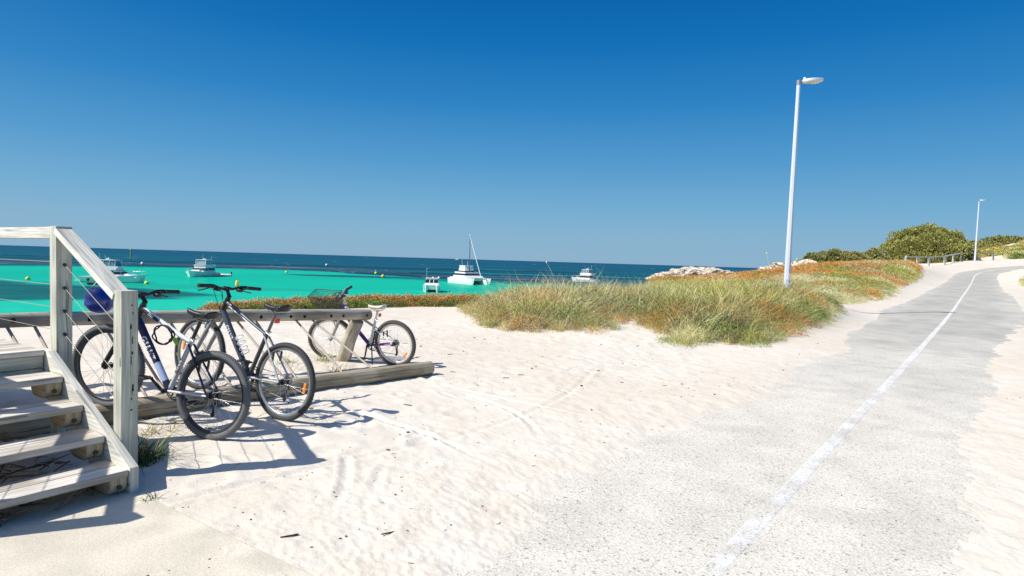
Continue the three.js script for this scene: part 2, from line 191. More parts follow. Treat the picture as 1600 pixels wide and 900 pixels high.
// ---------------------------------------------------------------- sea: pale sand floor, weed beds and reefs showing through clear shallow water
{
  const NR = 430, NA = 620, A0 = -1.25, A1 = 0.9, pos = [], col = [], idx = [];
  const turq = [0.0, 0.40, 0.25], aqua = [0.015, 0.47, 0.32], weed = [0.006, 0.058, 0.068], deep = [0.0, 0.055, 0.095], mid = [0.0, 0.095, 0.12], reef = [0.045, 0.062, 0.085], navy = [0.0, 0.026, 0.045];
  const edgeK = [[-1.6, 165], [-0.84, 177], [-0.53, 212], [-0.32, 219], [-0.21, 196], [-0.1, 172], [0.1, 166], [0.6, 150]];
  const edge = u => { let i = 0; while (i < edgeK.length - 2 && edgeK[i + 1][0] < u) i++; return mix(edgeK[i][1], edgeK[i + 1][1], Math.min(1, Math.max(0, (u - edgeK[i][0]) / (edgeK[i + 1][0] - edgeK[i][0])))); };
  const blob = (x, d, cx, cd, rx, rd, s) => { const q = ((x - cx) / rx) ** 2 + ((d - cd) / rd) ** 2; return sm(1.15, 0.8, q + (fbm(x * 0.05 + s, d * 0.09, 4, 7) - 0.5) * 0.9); };
  for (let i = 0; i < NR; i++) {
    const t = i / (NR - 1), r = t < 0.8 ? 24 * Math.pow(900 / 24, t / 0.8) : 900 * Math.pow(40000 / 900, (t - 0.8) / 0.2);
    for (let j = 0; j < NA; j++) {
      const a = mix(A0, A1, j / (NA - 1)), x = Math.sin(a) * r, d = Math.cos(a) * r, u = x / Math.max(d, 1);
      const nA = fbm(x * 0.02, d * 0.05, 4, 101), nB = fbm(x * 0.006, d * 0.03, 4, 103), nF = fbm(x * 0.11, d * 0.35, 3, 107);
      let c = mix3(turq, aqua, sm(130, 60, d) * 0.8 + (nF - 0.5) * 0.5);
      c = mix3(c, [0.0, 0.34, 0.24], 0.55 * sm(0.5, 0.7, nA));
      let wd = Math.max(blob(x, d, -78, 79, 34, 17, 0), blob(x, d, -45, 176, 20, 8, 5), blob(x, d, -110, 92, 40, 16, 9)); wd = Math.max(wd, 0.75 * blob(x, d, 6, 178, 45, 22, 2)); wd = Math.max(wd, 0.25 * blob(x, d, -60, 100, 30, 6, 3));
      c = mix3(c, weed, wd * (0.78 + 0.22 * nF));
      const e = edge(u) + (nA - 0.5) * 26 + (nF - 0.5) * 10, k = sm(e - 6, e + 6, d);
      if (k > 0) {
        let f = mix3(navy, mid, sm(0.35, 0.65, nB + (nA - 0.5) * 0.4)); f = mix3(f, weed, 0.4 * sm(0.5, 0.65, nA) * (1 - sm(300, 400, d)));
        const rf = sm(0.45, 0.62, fbm(x * 0.012, d * 0.06, 4, 111)) * sm(e + 14, e + 26, d) * (1 - sm(e + 50, e + 85, d)); f = mix3(f, reef, rf);
        if (fbm(x * 0.02, d * 0.16, 3, 113) > 0.66 && d > e + 18 && d < e + 62) f = mix3(f, [0.30, 0.33, 0.35], 0.4);
        if (u > -0.25) f = mix3(f, [0.0, 0.30, 0.30], 0.7 * sm(0.56, 0.68, fbm(x * 0.008, d * 0.045, 3, 119)) * (1 - sm(500, 700, d)) * sm(-0.25, 0, u));
        const o = sm(290, 560, d + (nB - 0.5) * 260); f = mix3(f, mix3(deep, mid, 0.55 * sm(0.45, 0.62, fbm(x * 0.0016, d * 0.012, 4, 121))), o); f = mix3(f, [0.0, 0.052, 0.105], sm(900, 3000, d));
        if (d < 2600 && hash2(i, j, 5) > 0.9988) f = mix3(f, [0.6, 0.66, 0.7], 0.55);
        c = mix3(c, f, k);
      }
      const wv = d < 600 ? (fbm(x * 0.5, d * 0.9, 3, 131) - 0.5) * 0.16 : 0;
      pos.push(x, SEA + wv, -d); col.push(...c);
    }
  }
  for (let i = 0; i < NR - 1; i++) for (let j = 0; j < NA - 1; j++) { const a = i * NA + j, b = a + 1, c = a + NA, d = c + 1; idx.push(a, b, c, b, d, c); }
  const g = new THREE.BufferGeometry(); g.setAttribute('position', new THREE.Float32BufferAttribute(pos, 3)); g.setAttribute('color', new THREE.Float32BufferAttribute(col, 3)); g.setIndex(idx); g.computeVertexNormals();
  const m = new THREE.MeshPhysicalMaterial({ vertexColors: true, roughness: 0.35, specularIntensity: 0.04, ior: 1.33 });
  structure('sea', g, m);
}
// ================================================================= things
// weathered timber
const woodTex = (s, tint, dark) => dataTex(512, (u, v) => {
  const w = v + 0.006 * Math.sin(u * 6.283 + 3 * pn(u, v, 3, 3, s)); const g = 0.36 * pn(u, w, 3, 110, s) + 0.44 * pn(u, w, 6, 240, s + 1) + 0.2 * pn(u, w, 2, 40, s + 2), st = pn(u, v, 5, 7, s + 3), cr = pn(u, w, 3, 64, s + 5);
  let k = 0.92 + 0.34 * (g - 0.5) + 0.16 * (st - 0.5); if (cr > 0.9) k *= 0.74; const kx = pn(u, v, 6, 11, s + 8); if (kx > 0.955) k *= 0.6;
  const c = mix3(tint, dark, sm(0.45, 0.8, pn(u, v, 4, 12, s + 6))); return [c[0] * k, c[1] * k, c[2] * k];
});
const woodA = woodTex(201, [0.90, 0.89, 0.86], [0.82, 0.82, 0.785]), woodB = woodTex(231, [0.87, 0.84, 0.79], [0.76, 0.72, 0.66]), woodBump = dataTex(512, (u, v) => { const g = 0.6 * pn(u, v, 4, 90, 201) + 0.4 * pn(u, v, 9, 190, 202); return [g, g, g]; }, false);
const timber = new THREE.MeshStandardMaterial({ map: woodA, bumpMap: woodBump, bumpScale: 0.003, roughness: 0.9 });
const timberGreen = new THREE.MeshStandardMaterial({ map: woodA, bumpMap: woodBump, bumpScale: 0.003, roughness: 0.9 }); timberGreen.color.setRGB(0.80, 0.82, 0.73);
const timberPale = new THREE.MeshStandardMaterial({ map: woodA, bumpMap: woodBump, bumpScale: 0.002, roughness: 0.9 }); timberPale.color.setRGB(1.0, 0.99, 0.95);
const timberTread = new THREE.MeshStandardMaterial({ map: woodB, bumpMap: woodBump, bumpScale: 0.003, roughness: 0.92 });
const timberCut = new THREE.MeshStandardMaterial({ map: woodB, bumpMap: woodBump, bumpScale: 0.002, roughness: 0.92 }); timberCut.color.setRGB(0.88, 0.75, 0.55);
const timberLog = new THREE.MeshStandardMaterial({ map: woodB, bumpMap: woodBump, bumpScale: 0.006, roughness: 0.95 }); timberLog.color.setRGB(0.74, 0.68, 0.55);
const timberRail = new THREE.MeshStandardMaterial({ map: woodB, bumpMap: woodBump, bumpScale: 0.005, roughness: 0.95 }); timberRail.color.setRGB(0.72, 0.71, 0.66);
const steel = mat(0.34, 0.32, 0.29, 0.6, 0.2), darkSteel = mat(0.06, 0.06, 0.06, 0.6, 0.5), rodSteel = mat(0.42, 0.36, 0.30, 0.7, 0.3);

const csg = new Evaluator(); csg.useGroups = false; csg.attributes = ['position', 'normal', 'uv'];
function carve(g, tool) { const a = new Brush(stripUV2(g)), b = new Brush(stripUV2(tool)); a.updateMatrixWorld(); b.updateMatrixWorld(); return csg.evaluate(a, b, SUBTRACTION).geometry; }
// ---------------------------------------------------------------- timber staircase up to the boardwalk (local x across the stair, z down it)
const ST = { x: -2.2362, z: -3.5539, turn: Math.atan2(0.82982, 0.55803) };
const RISE = 0.1454, GO = 0.3093, SW = 1.01;
{
  const s = thing('timber_staircase', 'weathered timber staircase with open treads, square posts and wire balustrade on concrete pad', 'staircase', [ST.x, 0, ST.z], ST.turn);
  for (let k = 0; k < 4; k++) {
    const y = 0.163 + RISE * k, z0 = -GO * k;
    part('tread', plank(SW - 0.006, 0.044, 0.142, [-SW / 2 - 0.001, y - 0.022, z0 - 0.071], 0.006), timberTread, s);
    part('tread', plank(SW - 0.006, 0.044, 0.142, [-SW / 2 - 0.001, y - 0.0225, z0 - 0.219], 0.006), timberTread, s);
    for (const sd of [0, 1]) { // rounded cleat that carries each end of the treads
      const sh = new THREE.Shape(); sh.moveTo(0, 0); sh.lineTo(0.25, 0); sh.lineTo(0.25, -0.05); sh.quadraticCurveTo(0.24, -0.095, 0.17, -0.097); sh.lineTo(0.075, -0.097); sh.quadraticCurveTo(0.01, -0.09, 0, -0.03);
      const g = new THREE.ExtrudeGeometry(sh, { depth: 0.085, bevelEnabled: true, bevelSize: 0.004, bevelThickness: 0.004, bevelSegments: 1, curveSegments: 5 }); g.rotateY(Math.PI / 2).translate(sd ? -SW + 0.006 : -0.094, y - 0.05, z0 - 0.02);
      const c = part('cleat', g, timberCut, s); part('bolt', tube([sd ? -SW + 0.045 : -0.05, y - 0.097, z0 - 0.035], [sd ? -SW + 0.045 : -0.05, y - 0.097, z0 - 0.008], 0.014, 0.014, 8), darkSteel, c);
    }
  }
  for (const [a0, inn] of [[0, 1], [-SW - 0.05, -1]]) { // stringers
    const sh = new THREE.Shape(), sl = RISE / GO; sh.moveTo(0, 0.0); sh.lineTo(0, 0.168); sh.lineTo(1.21, 0.168 + 1.21 * sl); sh.lineTo(1.40, 0.168 + 1.21 * sl); sh.lineTo(1.40, 0.42); sh.lineTo(1.21, 0.40); sh.lineTo(0.36, 0);
    const g = new THREE.ExtrudeGeometry(sh, { depth: 0.046, bevelEnabled: true, bevelSize: 0.003, bevelThickness: 0.002, bevelSegments: 1 }); g.rotateY(Math.PI / 2).translate(a0 + 0.002, 0, 0);
    part('stringer', g, timberPale, s);
  }
  // deck
  for (let k = 0; k < 18; k++) { const S = 4 * GO + k * 0.148; part('deck_board', plank(SW + 0.05, 0.04, 0.142, [-SW / 2 - 0.03, 0.163 + RISE * 4 - 0.02, -S - 0.071], 0.005), timberTread, s); }
  part('fascia', plank(SW - 0.01, 0.085, 0.038, [-SW / 2, 0.163 + RISE * 4 - 0.086, -4 * GO - 0.04], 0.004), timberGreen, s);
  part('riser', plank(SW - 0.01, 0.035, 0.036, [-SW / 2, 0.163 + RISE * 4 - 0.15, -4 * GO - 0.042], 0.004), timberGreen, s);
  for (const A of [-0.0, -SW - 0.02]) part('bearer', plank(0.045, 0.14, 2.5, [A - 0.04, 0.62, -1.40 - 1.30], 0.004), timberGreen, s);
  for (const [A, S] of [[-0.26, 1.45], [-0.82, 1.45], [-0.26, 2.9], [-0.82, 2.9]]) part('stump', plank(0.095, 0.70, 0.095, [A, 0.33, -S], 0.004), timberCut, s);
  part('brace', plank(0.5, 0.08, 0.04, [-0.53, 0.20, -1.38], 0.004), timberGreen, s);
  // balustrades: newel at the foot, taller post at the deck edge, end post
  for (const [A, vis] of [[0.105, 1], [-SW - 0.108, 0]]) {
    let ng = plank(0.098, 1.21, 0.111, [A, 0.605, -0.290], 0.005);
    if (vis) [[1.12, .010], [1.07, .012], [0.985, .03], [0.90, .045], [0.82, .02], [0.775, .05], [0.60, .045], [0.53, .018], [0.46, .012]].forEach(([y, h], i) => { ng = carve(ng, bx(i % 2 ? 0.007 : 0.011, h, 0.07, [A + 0.012 + 0.006 * Math.sin(i * 2.3), y, -0.2345])); }); // slots cut into the face
    part('newel_post', ng, timberGreen, s);
    part('post', plank(0.10, 1.615, 0.113, [A, 0.8075, -1.267], 0.005), timberGreen, s);
    part('post', plank(0.10, 1.615, 0.113, [A, 0.8075, -3.3], 0.005), timberGreen, s);
    const p0 = V(A - 0.004, 1.205, -0.347), p1 = V(A - 0.004, 1.605, -1.209), d = p1.clone().sub(p0), L = d.length(), hr = plank(0.108, 0.045, L + 0.03);
    hr.rotateX(Math.atan2(d.y, -d.z)); const c = p0.clone().add(p1).multiplyScalar(0.5); hr.translate(c.x, c.y - 0.03, c.z); part('handrail', hr, timberPale, s);
    part('handrail', plank(0.090, 0.085, 1.918, [A - 0.004, 1.568, -2.2835], 0.006), timberPale, s);
    for (let k = 0; k < 4; k++) {
      const y = 1.36 - k * 0.165; part('wire', tube([A + 0.0, y - 0.02, -1.20], [A + 0.0, y - 0.40, -0.35], 0.0022, 0.0022, 6), steel, s);
      part('wire', tube([A, y, -1.32], [A, y - 0.01, -3.24], 0.0022, 0.0022, 6), steel, s);
      part('wire_bolt', tube([A, y - 0.015, -1.211], [A, y - 0.023, -1.19], 0.011, 0.011, 8), darkSteel, s);
    }
  }
  // concrete landing at the foot of the stair
  const cpad = dataTex(512, (u, v) => { const k = 0.88 + 0.10 * pn(u, v, 200, 200, 301) - 0.10 * pn(u, v, 7, 7, 302); return [k, k * 0.98, k * 0.93]; });
  const shp = new THREE.Shape(); shp.moveTo(0.05, 1.7); shp.lineTo(0.03, -0.42); shp.lineTo(-1.9, -0.42); shp.lineTo(-1.9, 1.7);
  const pg = new THREE.ExtrudeGeometry(shp, { depth: 0.10, bevelEnabled: true, bevelSize: 0.008, bevelThickness: 0.008, bevelSegments: 2 }); pg.rotateX(Math.PI / 2).scale(1, 1, 1);
  const pad = structure('concrete_pad', pg, (() => { const m = new THREE.MeshStandardMaterial({ map: cpad, roughness: 0.95, bumpMap: sandBump, bumpScale: 0.002 }); m.color.setRGB(0.82, 0.785, 0.71); return m; })());
  pad.position.set(ST.x, 0.010, ST.z); pad.rotation.y = ST.turn;
}

// ---------------------------------------------------------------- bike rack: top rail on leaning posts, steel rods down to the log on the sand
function logGeo(p, q, r0, r1, seed, knots = 0.10) { // rough round log, closed, split ends
  p = V(...p); q = V(...q); const L = p.distanceTo(q), NS = Math.ceil(L / 0.06), NC = 22, pos = [], uv = [], idx = [];
  const bend = (t, s) => (vn(t * 3, s, seed) - 0.5) * 0.05;
  const ring = (t, rr) => { for (let j = 0; j <= NC; j++) { const a = j / NC * 6.2832, ca = Math.cos(a), sa = Math.sin(a); const crack = Math.pow(vn(a * 4 + 3 * vn(t * L * 0.8, 1, seed), t * L * 0.5, seed + 9), 6) * 0.16; const k = rr * (1 + (fbm(ca * 1.6 + t * L * 0.8, sa * 1.6 + 7, 3, seed + 2) - 0.5) * knots * 2 - crack); pos.push(t * L, ca * k + bend(t, 1), sa * k + bend(t, 5)); uv.push(t * L, j / NC * 6.28 * r0); } };
  pos.push(0, bend(0, 1), bend(0, 5)); uv.push(0, 0); ring(0, r0 * 0.93);
  for (let i = 0; i <= NS; i++) ring(Math.min(1, Math.max(0, (i + (i === 0 ? 0.12 : i === NS ? -0.12 : 0)) / NS)), mix(r0, r1, i / NS));
  ring(1, r1 * 0.93); pos.push(L, bend(1, 1), bend(1, 5)); uv.push(0, 0);
  const R = NC + 1, rows = NS + 3; for (let j = 0; j < NC; j++) idx.push(0, 1 + j + 1, 1 + j);
  for (let i = 0; i < rows - 1; i++) for (let j = 0; j < NC; j++) { const a = 1 + i * R + j, b = a + 1, c = a + R, d = c + 1; idx.push(a, b, c, b, d, c); }
  const e = pos.length / 3 - 1, l = 1 + (rows - 1) * R; for (let j = 0; j < NC; j++) idx.push(e, l + j, l + j + 1);
  const g = new THREE.BufferGeometry(); g.setAttribute('position', new THREE.Float32BufferAttribute(pos, 3)); g.setAttribute('uv', new THREE.Float32BufferAttribute(uv, 2)); g.setIndex(idx); g.computeVertexNormals();
  g.applyQuaternion(new THREE.Quaternion().setFromUnitVectors(V(1, 0, 0), q.clone().sub(p).normalize())); return g.translate(p.x, p.y, p.z);
}
const railA = V(-4.95, 0.86, -4.45), railB = V(-1.93, 0.665, -8.22), onRail = t => railA.clone().lerp(railB, t);
const lg = (t, y) => V(mix(logA.x, logB.x, t), y, mix(logA.z, logB.z, t));
{
  const r = thing('bike_rack', 'grey log rail bike rack on leaning posts with steel rods to a log on sand', 'bike rack', [-3, 0, -6.3]);
  const off = g => g.translate(3, 0, 6.3), pr = (n, g, m) => part(n, off(g), m, r);
    pr('log', logGeo([logA.x - 0.3, 0.085, logA.z + 0.33], [logB.x, 0.075, logB.z], 0.102, 0.083, 409, 0.08), timberLog);
  pr('post', logGeo([-2.40, -0.15, -8.33], [-2.07, 0.62, -8.13], 0.10, 0.088, 415, 0.05), timberRail);
  pr('post', logGeo([-5.0, -0.15, -4.85], [-4.72, 0.80, -4.65], 0.10, 0.088, 417, 0.05), timberRail);
  const rodsT = [[0.20, 0.06], [0.24, 0.095], [0.35, 0.22], [0.385, 0.26], [0.475, 0.36], [0.51, 0.40], [0.62, 0.535], [0.665, 0.565], [0.77, 0.70], [0.815, 0.80]];
  for (const [a, b] of rodsT) { const p = onRail(a); pr('rod', tube([p.x, p.y - 0.03, p.z], lg(b, 0.13).toArray(), 0.0125, 0.0125, 8), rodSteel); }
  const dir = railB.clone().sub(railA).normalize(), side = V(dir.z, 0, -dir.x).multiplyScalar(-1); if (side.z < 0 && side.x < 0) side.multiplyScalar(-1);
  let rg = logGeo(railA.toArray(), railB.toArray(), 0.062, 0.074, 401, 0.05); // bored through from the front
  for (let k = 0; k < 16; k++) { const p = onRail(0.10 + k * 0.058 + (k % 2 ? 0.012 : -0.008)), n = V(side.x * 0.9, 0.1, side.z * 0.9).normalize(); rg = carve(rg, tube(p.clone().addScaledVector(n, 0.0), p.clone().addScaledVector(n, 0.13), 0.021, 0.021, 12)); }
  pr('rail', rg, timberRail);
}

// ---------------------------------------------------------------- bicycles (local x forward, y up, z to the rider's right; origin where the rear tyre meets the ground)
const font = await new FontLoader().loadAsync('fonts/droid/droid_sans_bold.typeface.json');
const rubber = mat(0.045, 0.046, 0.048, 0.85), rubberGrey = mat(0.12, 0.125, 0.13, 0.9), black = mat(0.018, 0.018, 0.02, 0.45), matteBlack = mat(0.025, 0.025, 0.027, 0.75), alloy = mat(0.62, 0.63, 0.64, 0.35, 0.85), chainM = mat(0.22, 0.20, 0.17, 0.5, 0.7), orange = mat(0.85, 0.27, 0.02, 0.35), redRefl = mat(0.55, 0.05, 0.05, 0.3), yellowM = mat(0.80, 0.72, 0.03, 0.5), white = mat(0.78, 0.78, 0.78, 0.35), whiteWorn = mat(0.60, 0.55, 0.46, 0.7);
function lettersOn(text, p, q, rad, size, m, parent, side, along = 0.5, flip = false) { // letters laid round a frame tube, reading along p to q
  const g = new TextGeometry(text, { font, size, depth: 0.0025, curveSegments: 3 }); g.computeBoundingBox(); const b = g.boundingBox; g.translate(-(b.max.x + b.min.x) / 2, -(b.max.y + b.min.y) / 2, 0);
  const ps = g.attributes.position; for (let i = 0; i < ps.count; i++) { const an = ps.getY(i) / rad, R = rad + 0.0006 + ps.getZ(i) * 0.6; ps.setXYZ(i, ps.getX(i), Math.sin(an) * R, Math.cos(an) * R); } g.computeVertexNormals();
  const dir = q.clone().sub(p).normalize(), zz = V(0, 0, side), yy = zz.clone().cross(dir).normalize(), z2 = dir.clone().cross(yy); g.applyMatrix4(new THREE.Matrix4().makeBasis(dir, yy, z2)); const c = p.clone().lerp(q, along); g.translate(c.x, c.y, c.z); return part('lettering', g, m, parent);
}
function wheel(R, tw, o) { // axle along z at the origin
  const w = new THREE.Group(); w.name = 'wheel';
  const ty = [new THREE.TorusGeometry(R - tw, tw, 12, 64)]; const n = o.knobs || 84, ks = o.knob || 0.005;
  for (let k = 0; k < n; k++) for (const [z, sc] of [[-0.6, 1], [0, 1.1], [0.6, 1]]) { const a = (k + (z ? 0.5 : 0)) / n * 6.2832, q = Math.sqrt(1 - z * z) * tw; const g = new THREE.BoxGeometry(ks * 1.6, ks * 1.2, tw * 0.42 * sc).translate(0, R - tw + q, z * tw).rotateZ(a); ty.push(g); }
  part('tyre', ty, o.tyre, w);
  const rr = R - 2 * tw + 0.002, prof = [[rr + 0.006, -0.011], [rr - 0.016, -0.010], [rr - 0.023, -0.003], [rr - 0.023, 0.003], [rr - 0.016, 0.010], [rr + 0.006, 0.011], [rr + 0.006, -0.011]].map(p => new THREE.Vector2(...p));
  part('rim', new THREE.LatheGeometry(prof, 64).rotateX(Math.PI / 2), o.rim, w);
  const sp = []; for (let k = 0; k < 32; k++) { const a = k / 32 * 6.2832, h = a + (k % 4 < 2 ? 0.9 : -0.9), z = k % 2 ? 0.026 : -0.026; sp.push(tube([Math.cos(h) * 0.022, Math.sin(h) * 0.022, z], [Math.cos(a) * (rr - 0.02), Math.sin(a) * (rr - 0.02), 0], 0.0013, 0.0013, 4)); }
  part('spokes', sp, o.spoke || alloy, w);
  part('hub', [tube([0, 0, -0.045], [0, 0, 0.045], 0.014, 0.014, 10), tube([0, 0, -0.032], [0, 0, -0.024], 0.026, 0.026, 14), tube([0, 0, 0.024], [0, 0, 0.032], 0.026, 0.026, 14), tube([0, 0, -0.06], [0, 0, 0.06], 0.006, 0.006, 8)], o.hub || black, w);
  if (o.disc) part('brake_disc', [new THREE.TorusGeometry(0.074, 0.008, 4, 40).scale(1, 1, 0.2).translate(0, 0, -0.036), ...[0, 1, 2, 3, 4].map(k => tube([0, 0, -0.036], [Math.cos(k * 1.257) * 0.07, Math.sin(k * 1.257) * 0.07, -0.036], 0.004, 0.004, 4))], alloy, w);
  if (o.cassette) part('cassette', [0, 1, 2, 3, 4, 5].map(k => new THREE.CylinderGeometry(0.024 + k * 0.0055, 0.024 + k * 0.0055, 0.002, 26).rotateX(Math.PI / 2).translate(0, 0, 0.05 - k * 0.0042)), chainM, w);
  if (o.refl != null) for (const a of o.refl) part('reflector', bx(0.085, 0.026, 0.012, [0, 0, 0], 0.005).rotateZ(a + Math.PI / 2 * (o.reflAcross ? 0 : 1)).translate(Math.cos(a) * rr * 0.78, Math.sin(a) * rr * 0.78, 0), orange, w);
  return w;
}
function makeBike(o) {
  const b = thing('bicycle', o.label, 'bicycle', o.pos, 0); b.rotation.order = 'YZX'; b.rotation.set(o.lean, o.yaw, o.pitch);
  const R = o.R, k = o.k || 1, WB = o.wb, bb = V(0.42 * k, R - 0.055, 0), st = V(0.42 * k - o.seatTube * 0.292, bb.y + o.seatTube * 0.956, 0), rear = V(0, R, 0), front = V(WB, R, 0);
  const hb = V(WB - 0.205 * k, R + o.fork, 0), ht = V(hb.x - 0.045 * k, hb.y + 0.135 * k, 0), axis = ht.clone().sub(hb).normalize();
  const steer = new THREE.Matrix4().makeTranslation(hb.x, hb.y, hb.z).multiply(new THREE.Matrix4().makeRotationAxis(axis, o.steer)).multiply(new THREE.Matrix4().makeTranslation(-hb.x, -hb.y, -hb.z));
  const S = g => (Array.isArray(g) ? g.map(q => q.applyMatrix4(steer)) : g.applyMatrix4(steer)), sv = (x, y, z) => V(x, y, z).applyMatrix4(steer);
  // frame
  const topF = V(ht.x + 0.008, ht.y - 0.028, 0), dnF = V(hb.x + 0.004, hb.y + 0.03, 0), stTop = bb.clone().lerp(st, o.topAt || 0.93);
  const tt = part('top_tube', tube(stTop, topF, 0.017, o.topR || 0.019, 16).scale(1, 1, 0.95), o.topM, b);
  const dt = part('down_tube', tube(bb, dnF, 0.025, o.downR || 0.026, 18), o.downM, b);
  const se = part('seat_tube', tube(bb, st, 0.019, 0.018, 16), o.seatM, b);
  part('head_tube', tube(hb.clone().addScaledVector(axis, -0.004), ht, 0.0255, 0.0245, 18), o.headM, b);
  for (const z of [-1, 1]) {
    part('chain_stay', tube([bb.x - 0.01, bb.y, z * 0.034], [0, R, z * 0.066], 0.0105, 0.0085, 10), o.csM || o.seatM, b);
    part('seat_stay', tube([stTop.x - 0.005, stTop.y - 0.01, z * 0.026], [0.004, R + 0.008, z * 0.066], 0.0085, 0.0075, 10), o.ssM || o.seatM, b);
  }
  for (const z of [-1, 1]) part('dropout', bx(0.035, 0.05, 0.006, [0, R, z * 0.066]), black, b);
  // fork, steered
  const fk = part('fork', S([tube(V(hb.x, hb.y, 0).addScaledVector(axis, -0.012), V(hb.x, hb.y, 0), 0.026, 0.026, 14), ...[-1, 1].flatMap(z => { const c = V(hb.x + 0.012, hb.y - 0.022, z * 0.058), e = V(WB - 0.012, R + 0.015, z * 0.06), m = c.clone().lerp(e, 0.42); return [tube([hb.x, hb.y - 0.012, 0], c, 0.02, 0.019, 10), tube(c, m, 0.0145, 0.0145, 12), tube(m, e, 0.0205, 0.018, 12), tube(e, [WB, R, z * 0.056], 0.012, 0.01, 8)]; })]), o.forkM, b);
  part('fork_arch', S([wire([[WB - 0.09, R + o.fork * 0.60, -0.058], [WB - 0.075, R + 0.03 + o.fork * 0.66, -0.04], [WB - 0.075, R + 0.03 + o.fork * 0.66, 0.04], [WB - 0.09, R + o.fork * 0.60, 0.058]], 0.009, 12, 6)]), o.forkM, fk);
  // wheels
  const wr = wheel(R, o.tw, { ...o.wheel, cassette: true, refl: o.reflR }); wr.position.copy(rear); b.add(wr);
  const wf = wheel(R, o.tw, { ...o.wheel, refl: o.reflF }); wf.applyMatrix4(new THREE.Matrix4().makeTranslation(front.x, front.y, 0)); wf.applyMatrix4(steer); b.add(wf);
  // stem, bars
  const sp = ht.clone().addScaledVector(axis, 0.035), cl = V(ht.x + o.stemX, ht.y + o.stemY, 0);
  part('stem', S([tube(ht, sp, 0.0205, 0.0205, 14), tube(sp.clone().addScaledVector(axis, -0.004), cl, 0.0165, 0.0155, 12), tube([cl.x, cl.y, -0.024], [cl.x, cl.y, 0.024], 0.021, 0.021, 14)]), o.stemM || black, b);
  const rise = o.barRise, hw = o.barW / 2, sw = 0.05, bar = [[cl.x, cl.y, 0], [cl.x, cl.y, 0.06], [cl.x - 0.006, cl.y + rise, 0.16], [cl.x - sw, cl.y + rise * 0.9, hw]];
  const hbM = part('handlebar', S([wire(bar, 0.0125, 20, 8), wire(bar.map(([x, y, z]) => [x, y, -z]), 0.0125, 20, 8)]), o.barM || black, b);
  for (const z of [-1, 1]) {
    const e0 = V(cl.x - sw, cl.y + rise * 0.9, z * hw), e1 = V(cl.x - sw * 0.62, cl.y + rise * 0.95, z * (hw - 0.13));
    part('grip', S([tube(e1, e0, 0.0175, 0.017, 12), tube(e0, e0.clone().add(V(0, 0, z * 0.006)), 0.019, 0.017, 12)]), o.gripM || matteBlack, hbM);
    const c = V(cl.x - 0.024, cl.y + rise, z * (hw - 0.165));
    part('brake_lever', S([bx(0.045, 0.024, 0.04, [c.x + 0.01, c.y - 0.012, c.z], 0.006), wire([[c.x + 0.03, c.y - 0.018, c.z], [c.x + 0.045, c.y - 0.04, c.z + z * 0.04], [c.x + 0.03, c.y - 0.055, c.z + z * 0.12]], 0.0055, 10, 6), bx(0.05, 0.03, 0.045, [c.x - 0.005, c.y - 0.03, c.z - z * 0.045], 0.008)]), black, hbM);
  }
  if (o.barEndBell) part('bell', S([bx(0.024, 0.05, 0.03, [cl.x + 0.012, cl.y + rise + 0.030, 0.115], 0.006).rotateX(0)]), yellowM, hbM);
  // cables
  const cabs = []; for (const [z, e] of [[1, 0], [-1, 0.01], [0.8, 0.02]]) { const a = sv(cl.x + 0.02, cl.y + rise - 0.03, z * (hw - 0.2)); const m = sv(cl.x + 0.11 + e, cl.y + 0.0, z * 0.06); cabs.push(wire([a, m, V(hb.x + 0.03 - e, hb.y + 0.05, z * 0.03), V(mix(dnF.x, bb.x, 0.2), mix(dnF.y, bb.y, 0.2) - 0.03, z * 0.012)], 0.0028, 24, 5)); }
  part('cable', cabs, black, b);
  // seat post and saddle
  const up = st.clone().sub(bb).normalize(), sT = V(st.x, st.y, 0).addScaledVector(up, o.post);
  part('seat_post', tube(bb.clone().lerp(st, 0.9), sT, 0.0142, 0.0142, 12), o.postM || black, b);
  part('seat_clamp', [tube(st.clone().addScaledVector(up, -0.012), st.clone().addScaledVector(up, 0.012), 0.021, 0.021, 14), tube([st.x - 0.01, st.y, -0.03], [st.x - 0.012, st.y, 0.03], 0.006, 0.006, 6), tube([st.x - 0.01, st.y, -0.03], [st.x - 0.055, st.y - 0.012, -0.034], 0.004, 0.004, 6)], alloy, b);
  { // saddle: long nose, wide rear, slightly dished
    const nx = 22, ny = 13, pos = [], idx = [], L = 0.275, th = 0.035; for (let i = 0; i <= nx; i++) { const t = i / nx, w = t < 0.5 ? mix(0.072, 0.03, sm(0.05, 0.5, t)) * Math.sqrt(Math.min(1, t * 14 + 0.05)) : mix(0.03, 0.018, sm(0.5, 0.95, t)) * Math.sqrt(Math.min(1, (1 - t) * 10 + 0.02)); for (let j = 0; j < ny; j++) { const a = j / ny * 6.2832; const y = Math.sin(a); pos.push(-0.125 + L * t, (y > 0 ? y * 0.017 : y * th * (0.7 + 0.5 * (1 - t))) + 0.016 * (2 * t - 1) ** 2 + 0.02 * (1 - t) * (1 - t), Math.cos(a) * w); } }
    for (let i = 0; i < nx; i++) for (let j = 0; j < ny; j++) { const a = i * ny + j, b2 = i * ny + (j + 1) % ny, c = a + ny, d = b2 + ny; idx.push(a, c, b2, b2, c, d); } const n0 = pos.length / 3; pos.push(-0.127, 0.03, 0, L - 0.123, 0.015, 0); for (let j = 0; j < ny; j++) { idx.push(n0, j, (j + 1) % ny); idx.push(n0 + 1, nx * ny + (j + 1) % ny, nx * ny + j); }
    const g = new THREE.BufferGeometry(); g.setAttribute('position', new THREE.Float32BufferAttribute(pos, 3)); g.setIndex(idx); g.computeVertexNormals(); g.rotateZ(o.saddleTilt || 0).translate(sT.x + 0.0, sT.y + 0.042, 0);
